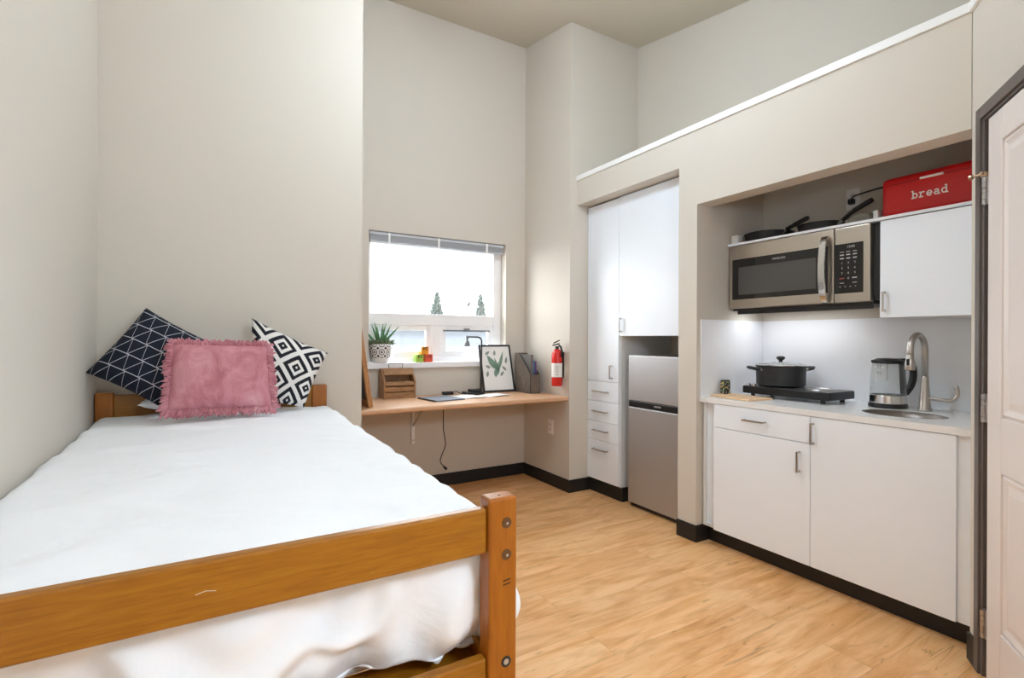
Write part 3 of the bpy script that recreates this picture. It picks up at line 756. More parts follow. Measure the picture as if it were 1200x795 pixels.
# fire extinguisher on the alcove wall
ex, ey = 2.345, 3.272
fe = thing('fire_extinguisher', 'small red fire extinguisher hung on the wall right of the desk', 'fire extinguisher', (ex, ey, .83))
MB().lathe((ex, ey, .83), [(0, .002), (.036, 0), (.042, .006), (.042, .235), (.038, .262), (.026, .285), (.015, .292), (0, .292)], 32).build('cylinder', M['extred'], fe, smooth=True)
lb = MB(); lb.lathe((ex, ey, .83), [(.0422, .072), (.0428, .072), (.0428, .182), (.0422, .182)], 32)
lbo = lb.build('label_band', M['white_pl'], fe, smooth=False)
g = MB(); 
dcam = Vector((-ex, -ey, 0)).normalized(); tcam = Vector((-dcam.y, dcam.x, 0))
for i in range(6):
    ang = (.3 if i % 2 else .15); 
    c = Vector((ex, ey, .92 + i * .014)) + dcam * .0428
    g.obox(c, tcam * .014, dcam * .0006, (0, 0, .0022))
g.build('label_print', M['greytxt'], lbo)
MB().cyl((ex, ey, 1.12), (ex, ey, 1.145), .014).build('valve', M['blackp'], fe)
hb = MB(); hb.obox((ex - .01, ey, 1.158), (.032, 0, .006), (0, .007, 0), (0, 0, .005)); hb.obox((ex - .008, ey - .004, 1.180), (.030, 0, .012), (0, .007, 0), (0, 0, .004))
hb.build('squeeze_handle', M['blackp'], fe, bevel=.002)
MB().tube([(ex + .01, ey - .012, 1.15), (ex + .015, ey - .03, 1.14), (ex + .015, ey - .044, 1.11), (ex + .012, ey - .047, 1.06)], [.008, .009, .009, .010], 10).build('nozzle_hose', M['blackp'], fe, smooth=True)
MB().box(2.386, 2.3995, ey - .02, ey + .02, .90, 1.10).build('wall_hook', M['blackp'], fe)

def outlet(name, label, c, nrm, t, w=.036, h=.058, sockets=True, mat='white_pl'):
    c, nrm, t = Vector(c), Vector(nrm), Vector(t)
    r = thing(name, label, 'outlet', c)
    MB().obox(c + nrm * .003, t * w, nrm * .003, (0, 0, h)).build('cover_plate', M[mat], r, bevel=.002)
    if sockets:
        for dz in (-.02, .02):
            s_ = MB().obox(c + nrm * .0068 + Vector((0, 0, dz)), t * .016, nrm * .001, (0, 0, .014)).build('socket', M['white_edge'], r, bevel=.001)
            q_ = MB()
            for k in (-.006, .006): q_.obox(c + nrm * .0082 + t * k + Vector((0, 0, dz + .002)), t * .0012, nrm * .0004, (0, 0, .005))
            q_.build('slot', M['blackp'], s_)
    return r
outlet('wall_outlet', 'white outlet low on the alcove wall under the desk end', (XC, 3.43, .478), (-1, 0, 0), (0, 1, 0))

# ------------------------------------------------------------------ tall cabinet, overhead cabinet, fridge
XD = 2.575                      # door faces
def pull_v(x, y, z0, z1, name, parent, out=.03, along='Z', y1=None):
    m = MB()
    if along == 'Z':
        m.box(x - out, x - out + .008, y - .005, y + .005, z0, z1); m.box(x - out + .002, x, y - .004, y + .004, z0, z0 + .009); m.box(x - out + .002, x, y - .004, y + .004, z1 - .009, z1)
    else:
        m.box(x - out, x - out + .008, y, y1, z0 - .005, z0 + .005); m.box(x - out + .002, x, y, y + .009, z0 - .004, z0 + .004); m.box(x - out + .002, x, y1 - .009, y1, z0 - .004, z0 + .004)
    return m.build(name, M['nickel'], parent, bevel=.0015)
tc = thing('tall_cabinet', 'narrow tall white cupboard with four drawers left of the fridge', 'cabinet', (2.8, 3.0, 0))
b = MB(); b.box(XD + .02, XF - .004, 2.825, 3.174, .108, .126); b.box(XD + .02, XF - .004, 2.807, 2.825, .105, 2.245); b.box(XD + .02, XF - .004, 3.158, 3.174, .108, 2.245); b.box(XF - .014, XF - .004, 2.825, 3.158, .126, 2.245); b.box(XD + .02, XF - .004, 2.825, 3.158, 2.228, 2.245)
for z in (.42, .565, .72, .877): b.box(XD + .02, XF - .02, 2.825, 3.158, z - .008, z + .008)
b.build('carcass', M['white_edge'], tc)
d = MB().box(XD, XD + .018, 2.818, 3.174, .879, 2.243).build('door', M['white_lam'], tc, bevel=.0015)
pull_v(XD, 2.887, .903, 1.005, 'handle', d)
for (z0, z1, hz) in ((.724, .876, .80), (.567, .721, .645), (.422, .564, .497), (.112, .419, .35)):
    d = MB().box(XD, XD + .018, 2.818, 3.174, z0, z1).build('drawer', M['white_lam'], tc, bevel=.0015)
    pull_v(XD, 2.925, hz, hz, 'handle', d, along='Y', y1=3.09)
MB().box(XD + .028, XD + .04, 2.8066, 3.179, 0, .107).build('plinth', M['black_base'], tc)
MB().box(XD + .028, XD + .30, 2.799, 2.8065, 0, .105).build('plinth', M['black_base'], tc)
oc = thing('overhead_cabinet', 'large white cupboard door above the fridge', 'cabinet', (2.8, 2.5, 1.225))
b = MB(); b.box(XD + .02, XF - .004, 2.172, 2.806, 1.225, 1.243); b.box(XD + .02, XF - .004, 2.172, 2.19, 1.243, 2.245); b.box(XD + .02, XF - .004, 2.79, 2.806, 1.243, 2.245); b.box(XF - .014, XF - .004, 2.19, 2.79, 1.243, 2.245); b.box(XD + .02, XF - .004, 2.19, 2.79, 2.228, 2.245)
b.build('carcass', M['white_edge'], oc)
d = MB().box(XD, XD + .018, 2.172, 2.814, 1.226, 2.247).build('door', M['white_lam'], oc, bevel=.0015)
pull_v(XD, 2.79, 1.255, 1.357, 'handle', d)

fd = thing('refrigerator', 'two-door stainless mini fridge tucked under the overhead cupboard', 'fridge', (2.8, 2.45, 0))
FX = 2.588; fy0, fy1 = 2.178, 2.728
MB().box(FX + .055, 3.06, fy0 + .004, fy1 - .004, .03, 1.082).build('fridge_body', plain('fridge_grey_side', '8c8c8e', .5, nz=.02), fd, bevel=.004)
f1 = MB().box(FX, FX + .05, fy0, fy1, .765, 1.088).build('freezer_door', M['fridge'], fd, bevel=.006, seg=3)
f2 = MB().box(FX, FX + .05, fy0, fy1, .032, .718).build('fridge_door', M['fridge'], fd, bevel=.006, seg=3)
MB().box(FX + .003, FX + .05, fy0 + .002, fy1 - .002, .72, .763).build('handle_strip', M['blackp'], fd, bevel=.004)
MB().box(FX + .0005, FX + .004, 2.42, 2.48, .737, .747).build('badge', M['zinc'], fd, bevel=.001)
for y in (fy0 + .05, fy1 - .05): MB().cyl((FX + .08, y, 0), (FX + .08, y, .03), .018).build('foot', M['blackp'], fd)
MB().box(FX + .02, FX + .05, fy0 + .01, fy1 - .01, .006, .03).build('kick_grille', M['blackp'], fd)

# ------------------------------------------------------------------ base cabinets
XB = 2.503
g_base = 'base cabinets under the worktop'
def cab_box(parent, y0, y1):
    b = MB(); x0, x1 = XB + .02, XF - .012
    b.box(x0, x1, y0, y0 + .016, .10, .830); b.box(x0, x1, y1 - .016, y1, .10, .830); b.box(x0, x1, y0 + .016, y1 - .016, .10, .116); b.box(x1 - .01, x1, y0 + .016, y1 - .016, .116, .83)
    b.build('carcass', M['white_edge'], parent)
bl_ = thing('base_cabinet', 'white base cabinet with a drawer over a door, at the left under the cutting board', 'cabinet', (2.8, 1.66, 0))
cab_box(bl_, 1.384, 2.022)
dd = MB().box(XB, XB + .018, 1.385, 1.936, .697, .829).build('drawer', M['white_lam'], bl_, bevel=.0015); pull_v(XB, 1.612, .766, .766, 'handle', dd, along='Y', y1=1.738)
dd = MB().box(XB, XB + .018, 1.385, 1.936, .10, .694).build('door', M['white_lam'], bl_, bevel=.0015); pull_v(XB, 1.434, .548, .651, 'handle', dd)
MB().box(XB + .038, XB + .05, 1.937, KY1 - .001, .10, .83).build('filler_strip', M['white_lam'], bl_)
MB().box(XB + .072, XB + .084, 1.383, 2.02, 0, .10).build('plinth', M['black_base'], bl_)
br_ = thing('base_cabinet', 'white base cabinet with one wide door, below the sink', 'cabinet', (2.8, 1.1, 0))
cab_box(br_, .775, 1.382)
dd = MB().box(XB, XB + .018, .822, 1.382, .10, .829).build('door', M['white_lam'], br_, bevel=.0015); pull_v(XB, 1.3685, .697, .80, 'handle', dd)
MB().box(XB + .011, XB + .0195, KY0 + .001, .821, .10, .83).build('filler_strip', M['white_lam'], br_)
MB().box(XB + .072, XB + .084, .775, 1.383, 0, .10).build('plinth', M['black_base'], br_)

# worktop with an oval cut-out
ZC, SXc, SYc, SA, SB = .862, 2.745, 1.095, .135, .165
bm = bmesh.new()
def ringverts(z, pts): return [bm.verts.new((x, y, z)) for x, y in pts]
rect = [(XB - .004, KY0 + .001), (XF - .001, KY0 + .001), (XF - .001, KY1 - .001), (XB - .004, KY1 - .001)]
ell = [(SXc + SA * math.cos(2 * PI * i / 40), SYc + SB * math.sin(2 * PI * i / 40)) for i in range(40)]
lay = []
for z in (ZC, ZC - .030):
    a = ringverts(z, rect); e = ringverts(z, ell)
    ed = [bm.edges.new((a[i], a[(i + 1) % 4])) for i in range(4)] + [bm.edges.new((e[i], e[(i + 1) % 40])) for i in range(40)]
    bmesh.ops.triangle_fill(bm, edges=ed, use_beauty=True); lay.append((a, e))
for k_, n_ in ((0, 4), (1, 40)):
    for i in range(n_): bm.faces.new((lay[0][k_][i], lay[0][k_][(i + 1) % n_], lay[1][k_][(i + 1) % n_], lay[1][k_][i]))
bmesh.ops.recalc_face_normals(bm, faces=bm.faces)
wt = MB(); bm.verts.index_update(); wt.add([v.co.copy() for v in bm.verts], [[v.index for v in f.verts] for f in bm.faces]); bm.free()
wt = wt.build('worktop', M['quartz'])
tag(wt, 'white kitchen worktop with an oval sink cut-out', 'worktop')
sk = thing('sink', 'oval stainless steel sink set under the worktop', 'sink', (SXc, SYc, .70))
pr_ = [(.996, -.0015), (.990, -.0015), (.980, -.06), (.93, -.13), (.80, -.155), (.3, -.165), (.14, -.168), (.14, -.172), (.3, -.17), (.82, -.16), (.95, -.135), (.994, -.06), (.996, -.034), (.996, -.0015)]
sm = MB(); n_ = 40
vs = [(SXc + SA * r * math.cos(2 * PI * i / n_), SYc + SB * r * math.sin(2 * PI * i / n_), ZC + z) for (r, z) in pr_ for i in range(n_)]
sm.add(vs, [(j * n_ + i, j * n_ + (i + 1) % n_, (j + 1) * n_ + (i + 1) % n_, (j + 1) * n_ + i) for j in range(len(pr_) - 1) for i in range(n_)])
sm.build('basin', plain('sink_steel', '857c75', .35, .7, nz=.04), sk, smooth=True)
MB().lathe((SXc, SYc, ZC - .174), [(0, .004), (.02, .004), (.024, .006), (.024, 0)], 20).build('drain', M['zinc'], sk)

# backsplash
sp = MB(); sp.box(XF - .010, XF - .0005, KY0 + .001, KY1 - .010, ZC, 1.322); sp.box(XB, XF - .010, KY1 - .009, KY1 - .0005, ZC, 1.322)
struct(sp.build('trim_2', M['splash']), 'glossy white backsplash panels above the worktop', 'trim')
outlet('wall_outlet', 'white outlet on the backsplash seen through the kettle', (XF - .010, 1.345, 1.045), (-1, 0, 0), (0, 1, 0))

# faucet
fx, fy = 2.965, 1.095
fa = thing('faucet', 'brushed steel gooseneck faucet behind the sink', 'faucet', (fx, fy, ZC))
MB().lathe((fx, fy, ZC), [(.028, 0), (.028, .006), (.024, .012), (.022, .06), (.017, .12), (.0145, .16), (.0145, .17), (0, .17)], 28).build('faucet_body', M['nickel'], fa, smooth=True)
pts = [(fx, fy, ZC + .16), (fx, fy, 1.15)]
R_ = .078
for i in range(1, 17):
    a = PI * i / 16 * 1.02; pts.append((fx - R_ + R_ * math.cos(a), fy, 1.15 + R_ * math.sin(a)))
pts.append((fx - 2 * R_ + .002, fy, 1.135))
MB().tube(pts, .0135, 16).build('spout', M['nickel'], fa, smooth=True)
MB().lathe((fx - 2 * R_ - .002, fy, 1.062), [(.019, 0), (.021, .004), (.0205, .03), (.016, .055), (.0138, .078), (0, .078)], 24).build('spray_head', M['nickel'], fa, smooth=True)
MB().box(fx - 2 * R_ - .026, fx - 2 * R_ - .018, fy - .006, fy + .006, 1.085, 1.115).build('spray_button', M['blackp'], fa, bevel=.002)
MB().tube(smooth_path([Vector(p) for p in [(fx, fy - .018, ZC + .062), (fx + .002, fy - .06, ZC + .058), (fx + .004, fy - .105, ZC + .060), (fx + .004, fy - .122, ZC + .080), (fx + .004, fy - .124, ZC + .105), (fx + .004, fy - .118, ZC + .128)]]), .0085, 12).build('lever', M['nickel'], fa, smooth=True)

# kettle
kx, ky = 2.958, 1.248
kt = thing('electric_kettle', 'glass and black electric kettle beside the faucet', 'kettle', (kx, ky, ZC))
MB().lathe((kx, ky, ZC), [(0, 0), (.082, 0), (.084, .008), (.080, .022), (0, .022)], 36).build('kettle_base', M['blackp'], kt, smooth=False)
MB().lathe((kx, ky, ZC + .022), [(.078, 0), (.0795, .004), (.0785, .040), (.0775, .042), (.0755, .040), (.076, 0)], 36).build('steel_band', M['chrome'], kt)
MB().lathe((kx, ky, ZC + .064), [(.0775, 0), (.075, .06), (.070, .12), (.066, .158), (.0645, .158), (.0685, .12), (.0735, .06), (.076, 0)], 36).build('glass_body', M['kglass'], kt, smooth=True)
MB().lathe((kx, ky, ZC + .03), [(0, .004), (.074, .004), (.074, 0)], 30).build('heating_plate', M['chrome'], kt)
ld = MB(); ld.lathe((kx, ky, ZC + .222), [(.068, 0), (.069, .006), (.066, .016), (.045, .026), (0, .028)], 32)
sp_ = -RT; ld.prism([Vector((kx, ky, ZC + .222)) + sp_ * .055 + RT.cross(UP) * .022, Vector((kx, ky, ZC + .222)) + sp_ * .055 - RT.cross(UP) * .022, Vector((kx, ky, ZC + .228)) + sp_ * .086], (0, 0, .012))
ld.obox(Vector((kx, ky, ZC + .236)) + RT * .075, RT * .022, RT.cross(UP) * .014, (0, 0, .012))
ld.build('kettle_lid', M['blackp'], kt)
cN = RT.cross(UP)
def KH(r, z): return Vector((kx, ky, ZC + z)) + RT * r
hp = [KH(.078, .235), KH(.112, .225), KH(.128, .19), KH(.126, .14), KH(.112, .10), KH(.086, .066)]
hm = MB(); sp2 = smooth_path(hp)
vs = []; fs = []
for i, p in enumerate(sp2):
    t = (sp2[min(i + 1, len(sp2) - 1)] - sp2[max(i - 1, 0)]).normalized(); a = t.cross(cN).normalized()
    for (k1, k2) in ((-1, -1), (1, -1), (1, 1), (-1, 1)): vs.append(p + a * (.011 * k1) + cN * (.014 * k2))
for i in range(len(sp2) - 1):
    for k in range(4): fs.append((i * 4 + k, i * 4 + (k + 1) % 4, i * 4 + 4 + (k + 1) % 4, i * 4 + 4 + k))
fs += [(3, 2, 1, 0), tuple((len(sp2) - 1) * 4 + k for k in range(4))]
hm.add(vs, fs); hm.build('kettle_handle', M['blackp'], kt, bevel=.004)
MB().obox(KH(.076, .13), RT * .006 + UP * -.002, cN * .016, UP * .108 - RT * .006).build('handle_spine', M['blackp'], kt, bevel=.003)

# cooktop
ck = thing('portable_cooktop', 'black portable double electric hotplate on the worktop', 'cooktop', (2.887, 1.68, ZC))
cx0, cx1, cy0, cy1 = 2.762, 3.014, 1.428, 1.933
bdy = MB().box(cx0, cx1, cy0, cy1, ZC + .020, ZC + .062).build('cooktop_body', M['blackp'], ck, bevel=.006, seg=3)
lab(MB().box(cx0 + .004, cx1 - .004, cy0 + .004, cy1 - .004, ZC + .060, ZC + .0645).build('top_plate', plain('dark_steel_top', '5c5b5c', .3, .6, nz=.03), ck, bevel=.002), 'dark steel top')
for (x, y) in ((cx0 + .03, cy0 + .05), (cx0 + .03, cy1 - .05), (cx1 - .03, cy0 + .05), (cx1 - .03, cy1 - .05)): MB().cyl((x, y, ZC), (x, y, ZC + .021), .012).build('foot', M['blackp'], ck)
for (y, r) in ((1.775, .09), (1.545, .075)): MB().lathe((2.895, y, ZC + .064), [(0, .004), (r - .012, .004), (r - .01, .006), (r, .006), (r + .004, 0)], 32).build('burner', M['blackm'] if r > .08 else M['zinc'], ck)
for y in (1.913, 1.877): MB().lathe((2.785, y - .005, ZC + .064), [(.013, 0), (.013, .010), (.010, .013), (0, .013)], 18).build('knob', M['chrome'], ck)
# pot
qx, qy, qz = 2.895, 1.775, ZC + .0705
po = thing('cooking_pot', 'black cooking pot with a glass lid on the double hotplate', 'pot', (qx, qy, qz))
MB().lathe((qx, qy, qz), [(0, 0), (.122, 0), (.130, .006), (.133, .112), (.137, .116), (.134, .118), (.128, .112), (.125, .010), (0, .008)], 44).build('pot_body', M['blackm'], po, smooth=False)
ldo = MB().lathe((qx, qy, qz + .118), [(.131, .001), (.128, .007), (.10, .014), (.05, .020), (0, .022), (0, .019), (.05, .017), (.10, .011), (.126, .005)], 40).build('glass_lid', M['lidglass'], po, smooth=True)
MB().lathe((qx, qy, qz + .118), [(.128, .0), (.136, .001), (.136, .006), (.128, .008)], 40).build('lid_rim', M['chrome'], ldo)
MB().lathe((qx, qy, qz + .139), [(.012, 0), (.010, .008), (.022, .018), (.024, .028), (.016, .034), (0, .035)], 24).build('lid_knob', M['blackp'], ldo, smooth=True)
for sgn in (-1, 1):
    D_ = RT * sgn; base_ = Vector((qx, qy, qz + .095)) + D_ * .132
    MB().tube([base_ + cN * .035, base_ + D_ * .04 + cN * .032 + UP * .008, base_ + D_ * .056 + cN * .012 + UP * .012, base_ + D_ * .056 - cN * .012 + UP * .012, base_ + D_ * .04 - cN * .032 + UP * .008, base_ - cN * .035], .009, 10).build('loop_handle', M['blackp'], po, smooth=True)
    for k in (-.035, .035): MB().cyl(base_ + cN * k - D_ * .004, base_ + cN * k + D_ * .006, .010, n=12).build('handle_rivet', M['chrome'], po)
# cutting board + tin
cb = MB().prism([(2.535, 1.735, ZC), (2.725, 1.715, ZC), (2.745, 2.005, ZC), (2.57, 2.014, ZC)], (0, 0, .012)).build('cutting_board', M['bamboo'], bevel=.004)
tag(cb, 'pale wooden cutting board at the left end of the worktop', 'cutting board')
tn = thing('spice_tin', 'small dark speckled spice tin standing on the cutting board', 'tin', (2.672, 1.985, ZC + .012))
t = NT('speckled_tin', .35); vv = t.coord('Object'); vo = t.n('ShaderNodeTexVoronoi'); t.t.links.new(vv, vo.inputs['Vector']); vo.inputs['Scale'].default_value = 75
cl = t.mix(.6, vo.outputs['Color'], 'd8c070'); t.color(t.mix(E(t, vo.outputs['Distance']).lt(.38), '1f2420', cl))
MB().box(2.650, 2.694, 1.965, 2.005, ZC + .0125, ZC + .088).build('tin_body', t.m, tn, bevel=.004)
MB().box(2.652, 2.692, 1.967, 2.003, ZC + .088, ZC + .096).build('tin_lid', M['blackp'], tn, bevel=.002)

# ------------------------------------------------------------------ microwave, shelf, upper cabinet
XM = 2.752
mw = thing('microwave', 'stainless over-the-counter microwave with a curved handle', 'microwave', (2.93, 1.63, 1.38))
my0, my1, mz0, mz1, ms = 1.238, 2.020, 1.392, 1.776, 1.405
MB().box(XM + .035, XF - .012, my0 + .002, my1 - .002, mz0 - .012, mz1 - .001).build('housing', plain('microwave_dark_case', '3a3937', .5, .3, nz=.03), mw, bevel=.003)
MB().box(XM + .022, XM + .036, my0, my1, mz0, mz1 - .001).build('front_edge_trim', M['zinc'], mw, bevel=.003)
dr_ = MB().box(XM, XM + .03, ms + .0015, my1, mz0, mz1 - .001).build('microwave_door', M['steel'], mw, bevel=.006, seg=3)
MB().box(XM - .0015, XM + .002, ms + .03, 1.998, 1.446, 1.690).build('door_glass', M['black_gloss'], dr_, bevel=.002)
MB().box(XM - .0022, XM + .001, 1.495, 1.955, 1.474, 1.640).build('viewing_window', M['mwglass'], dr_, bevel=.004)
cpn = MB().box(XM, XM + .03, my0, ms - .0015, mz0, mz1 - .001).build('control_side', M['steel'], mw, bevel=.006, seg=3)
kp = MB().box(XM - .0015, XM + .002, 1.268, ms - .004, 1.438, 1.690).build('keypad', M['black_gloss'], cpn, bevel=.002)
hc = 1.442
hpts = [(XM + .002, hc, 1.742), (XM - .022, hc, 1.730), (XM - .040, hc, 1.68), (XM - .050, hc, 1.60), (XM - .051, hc, 1.56), (XM - .048, hc, 1.50), (XM - .036, hc, 1.43), (XM - .018, hc, 1.400), (XM + .002, hc, 1.396)]
hp = smooth_path([Vector(p) for p in hpts], 4); vs = []; fs = []
for i, p in enumerate(hp):
    t_ = (hp[min(i + 1, len(hp) - 1)] - hp[max(i - 1, 0)]).normalized(); a = Vector((0, 1, 0)); n2 = t_.cross(a).normalized()
    for (k1, k2) in ((-1, -1), (1, -1), (1, 1), (-1, 1)): vs.append(p + a * (.016 * k1) + n2 * (.005 * k2))
for i in range(len(hp) - 1):
    for k in range(4): fs.append((i * 4 + k, i * 4 + (k + 1) % 4, i * 4 + 4 + (k + 1) % 4, i * 4 + 4 + k))
fs += [(3, 2, 1, 0), tuple((len(hp) - 1) * 4 + k for k in range(4))]
h_ = MB(); h_.add(vs, fs); h_.build('handle', M['chrome'], dr_, bevel=.002, smooth=False)
vg = MB()
for i in range(14): vg.box(XM + .06, XM + .10, my0 + .05 + i * .05, my0 + .085 + i * .05, mz0 - .0145, mz0 - .0115)
vg.build('vent_grille', M['zinc'], mw)
MB().box(XM + .040, XM + .052, my0 + .006, my1 - .03, mz0 - .034, mz0 - .012).build('front_lip', M['blackm'], mw, bevel=.002)
lens = NT('lit_cooktop_lamp_lens', .4, 0, .3, 'f4f4f4'); lens.color(lens.mix(lens.noise(lens.coord('Object'), 20, 1), 'f0f0f0', 'ffffff'))
lens.b.inputs['Emission Color'].default_value = (.93, .97, 1, 1); lens.b.inputs['Emission Strength'].default_value = 3.6
lab(MB().box(XM + .075, XM + .225, 1.47, 1.97, mz0 - .0165, mz0 - .0125).build('cooktop_lamp', lens.m, mw), 'lit lamp lens under the microwave')

def text_mesh(s, size):
    cu = bpy.data.curves.new('lettering', 'FONT'); cu.body = s; cu.size = size; cu.extrude = .0003; cu.align_x = 'CENTER'; cu.align_y = 'CENTER'
    ob = bpy.data.objects.new('lettering', cu); COL.objects.link(ob); dg = bpy.context.evaluated_depsgraph_get(); dg.update()
    me = bpy.data.meshes.new_from_object(ob.evaluated_get(dg)); bpy.data.objects.remove(ob); bpy.data.curves.remove(cu)
    return [v.co.copy() for v in me.vertices], [list(p.vertices) for p in me.polygons]
def put_text(mb, s, size, x, y, z):
    # reads from +Y (left, seen from the room) to -Y, faces -X
    vs, fs = text_mesh(s, size); mb.add([(x - v.z, y - v.x, z + v.y) for v in vs], fs)
lg = MB(); put_text(lg, 'FRIGIDAIRE', .015, XM - .002, 1.70, 1.664); lg.build('maker_mark', M['greytxt'], dr_)
kx_ = XM - .002; kd = MB()
put_text(kd, '12:00', .016, kx_, 1.325, 1.672)
for r_i, z in enumerate((1.648, 1.634, 1.616)):
    for y in (1.366, 1.337, 1.306): kd.box(kx_ - .0004, kx_, y - .009, y + .009, z - (.0015 if r_i == 0 else .004), z + (.0015 if r_i == 0 else .002))
for r_i, row in enumerate(('123', '456', '789')):
    for c_i, ch in enumerate(row): put_text(kd, ch, .014, kx_, 1.366 - c_i * .030, 1.592 - r_i * .026)
put_text(kd, '0', .014, kx_, 1.336, 1.514)
kd.box(kx_ - .0004, kx_, 1.296, 1.318, 1.512, 1.518)
for y in (1.366, 1.306): kd.box(kx_ - .0004, kx_, y - .010, y + .010, 1.489, 1.492)
for i in range(4): kd.box(kx_ - .0004, kx_, 1.372 - i * .024, 1.377 - i * .024, 1.470, 1.474)
kd.build('key_print', M['greytxt'], kp)
rk = MB(); rk.box(kx_ - .0004, kx_, 1.356, 1.378, 1.512, 1.517); rk.build('key_print', M['redtxt'], kp)

sh = MB().box(XM - .004, XF - .001, KY0 + .002, KY1 - .002, 1.777, 1.791).build('wall_shelf', M['white_lam'], bevel=.001)
tag(sh, 'thin white shelf board over the microwave and the upper cupboard', 'shelf')
uc = thing('upper_cabinet', 'small white wall cupboard right of the microwave', 'cabinet', (2.92, .98, 1.31))
b = MB(); b.box(XM + .02, XF - .012, .776, 1.194, 1.311, 1.327); b.box(XM + .02, XF - .012, .776, .79, 1.327, 1.776); b.box(XM + .02, XF - .012, 1.18, 1.194, 1.327, 1.776); b.box(XF - .02, XF - .012, .79, 1.18, 1.327, 1.776)
b.build('carcass', M['white_edge'], uc)
d = MB().box(XM, XM + .018, .774, 1.196, 1.310, 1.772).build('door', M['white_lam'], uc, bevel=.0015)
pull_v(XM, 1.174, 1.338, 1.433, 'handle', d)
MB().box(XM + .03, XF - .015, 1.1965, 1.2365, 1.40, 1.775).build('gap_shade', M['blackp'], uc)  # black block paints the shade of the open gap beside the microwave

# bread bin
ZS = 1.7915
bx0, bx1, by0, by1, bh = 2.785, 2.985, .80, 1.207, .186
bb_ = thing('bread_bin', 'red enamel bin with white lettering on top of the upper cupboard', 'bread bin', (2.88, 1.0, ZS))
MB().box(bx0, bx1, by0, by1, ZS, ZS + bh).build('bin_body', M['red'], bb_, bevel=.022, seg=5)
lidl = MB().box(bx0 - .002, bx0 + .05, by0 + .024, by1 - .024, ZS + bh * .80 - .001, ZS + bh * .80 + .0015).build('lid_seam', plain('dark_red_seam', '6d0a0c', .5), bb_)
MB().box(bx0 - .008, bx0 + .002, .962, 1.05, ZS + .147, ZS + .157).build('lid_handle', M['letter'], bb_, bevel=.002)
# slab letters of "bread"
def arc(cx, cy, rx, ry, a0, a1, n=14): return [(cx + rx * math.cos(a0 + (a1 - a0) * i / n), cy + ry * math.sin(a0 + (a1 - a0) * i / n)) for i in range(n + 1)]
GL = {
 'b': [[(.22, 1.45), (.22, 0)], [(.02, 1.45), (.22, 1.45)], arc(.56, .5, .36, .46, PI * .9, -PI * .95), [(.02, .03), (.22, .03)]],
 'r': [[(.30, 1.0), (.30, .03)], [(.08, .98), (.30, .98)], [(.06, .03), (.66, .03)], arc(.66, .62, .36, .36, PI, PI * .28)],
 'e': [[(.13, .5), (.88, .5)], arc(.5, .5, .38, .47, 0, PI * 1.78, 20)],
 'a': [arc(.42, .28, .32, .25, 0, 2 * PI, 18), [(.74, .70), (.74, .03)], arc(.46, .68, .28, .28, 0, PI * .85), [(.74, .03), (.98, .03)]],
 'd': [[(.78, 1.45), (.78, 0)], [(.55, 1.45), (.78, 1.45)], arc(.44, .5, .36, .46, PI * .1, PI * 1.95), [(.78, .03), (1.0, .03)]],
}
lt = MB(); cw = .029; s_ = .0225; th = .0042; xx = bx0 - .0012
ystart = 1.082; zbase = ZS + .066
nst = 0
for i, ch in enumerate('bread'):
    for stroke in GL[ch]:
        nst += 1; x_l = xx - .00012 * nst
        pts = [Vector((x_l, ystart - (i * 1.22 + gx) * s_ * 1.02, zbase + gy * s_)) for gx, gy in stroke]
        d0 = (pts[1] - pts[0]).normalized(); d1 = (pts[-1] - pts[-2]).normalized()
        pts[0] -= d0 * th * .35; pts[-1] += d1 * th * .35
        vs = []
        for j, p in enumerate(pts):
            t_ = (pts[min(j + 1, len(pts) - 1)] - pts[max(j - 1, 0)]).normalized(); pe = Vector((1, 0, 0)).cross(t_) * (th * .62)
            vs += [p + pe, p - pe, p + pe + Vector((.0006, 0, 0)), p - pe + Vector((.0006, 0, 0))]
        fs = []
        for j in range(len(pts) - 1):
            o_ = j * 4
            for (k1, k2) in ((0, 1), (1, 3), (3, 2), (2, 0)): fs.append((o_ + k1, o_ + k2, o_ + 4 + k2, o_ + 4 + k1))
        fs += [(0, 1, 3, 2), tuple((len(pts) - 1) * 4 + k for k in (0, 2, 3, 1))]
        lt.add(vs, fs)
lt.build('bread_lettering', M['letter'], bb_)

# pans on the shelf
def pan(name, label, c, r, h, hdir, hz, hl):
    c = Vector(c); rt_ = thing(name, label, 'frying pan', c, 'frying pans on the shelf')
    MB().lathe(c, [(0, 0), (r * .82, 0), (r * .9, .006), (r, h - .003), (r + .004, h), (r - .001, h + .001), (r * .88, .010), (0, .006)], 40).build('pan_body', M['blackm'], rt_, smooth=False)
    hd = Vector(hdir).normalized(); p = c + hd * (r - .004) + UP * (h * .75)
    MB().tube([p, p + hd * .035 + UP * .012], .011, 8).build('handle_bracket', M['chrome'], rt_)
    MB().tube(smooth_path([p + hd * .03 + UP * .010, p + hd * (hl * .5) + UP * (hz * .6), p + hd * hl + UP * hz]), [.011] * 5 + [.013] * 5 + [.012], 10).build('pan_handle', M['blackp'], rt_, smooth=True)
    return rt_
pan('frying_pan', 'wider black frying pan at the left on the shelf above the microwave', (2.915, 1.865, ZS), .135, .055, (-.42, -1, 0), .034, .20)
pan('frying_pan', 'smaller black frying pan on the shelf near the red bin', (2.945, 1.575, ZS), .115, .058, (-.30, -1, 0), .075, .20)
bx = thing('small_box', 'small white carton at the left end of the shelf', 'box', (2.80, 2.0, ZS))
MB().box(2.775, 2.815, 1.975, 2.022, ZS, ZS + .052).build('carton', M['white_pl'], bx, bevel=.002)
MB().box(2.773, 2.776, 1.978, 2.019, ZS + .036, ZS + .046).build('carton_flap', M['white_edge'], bx)
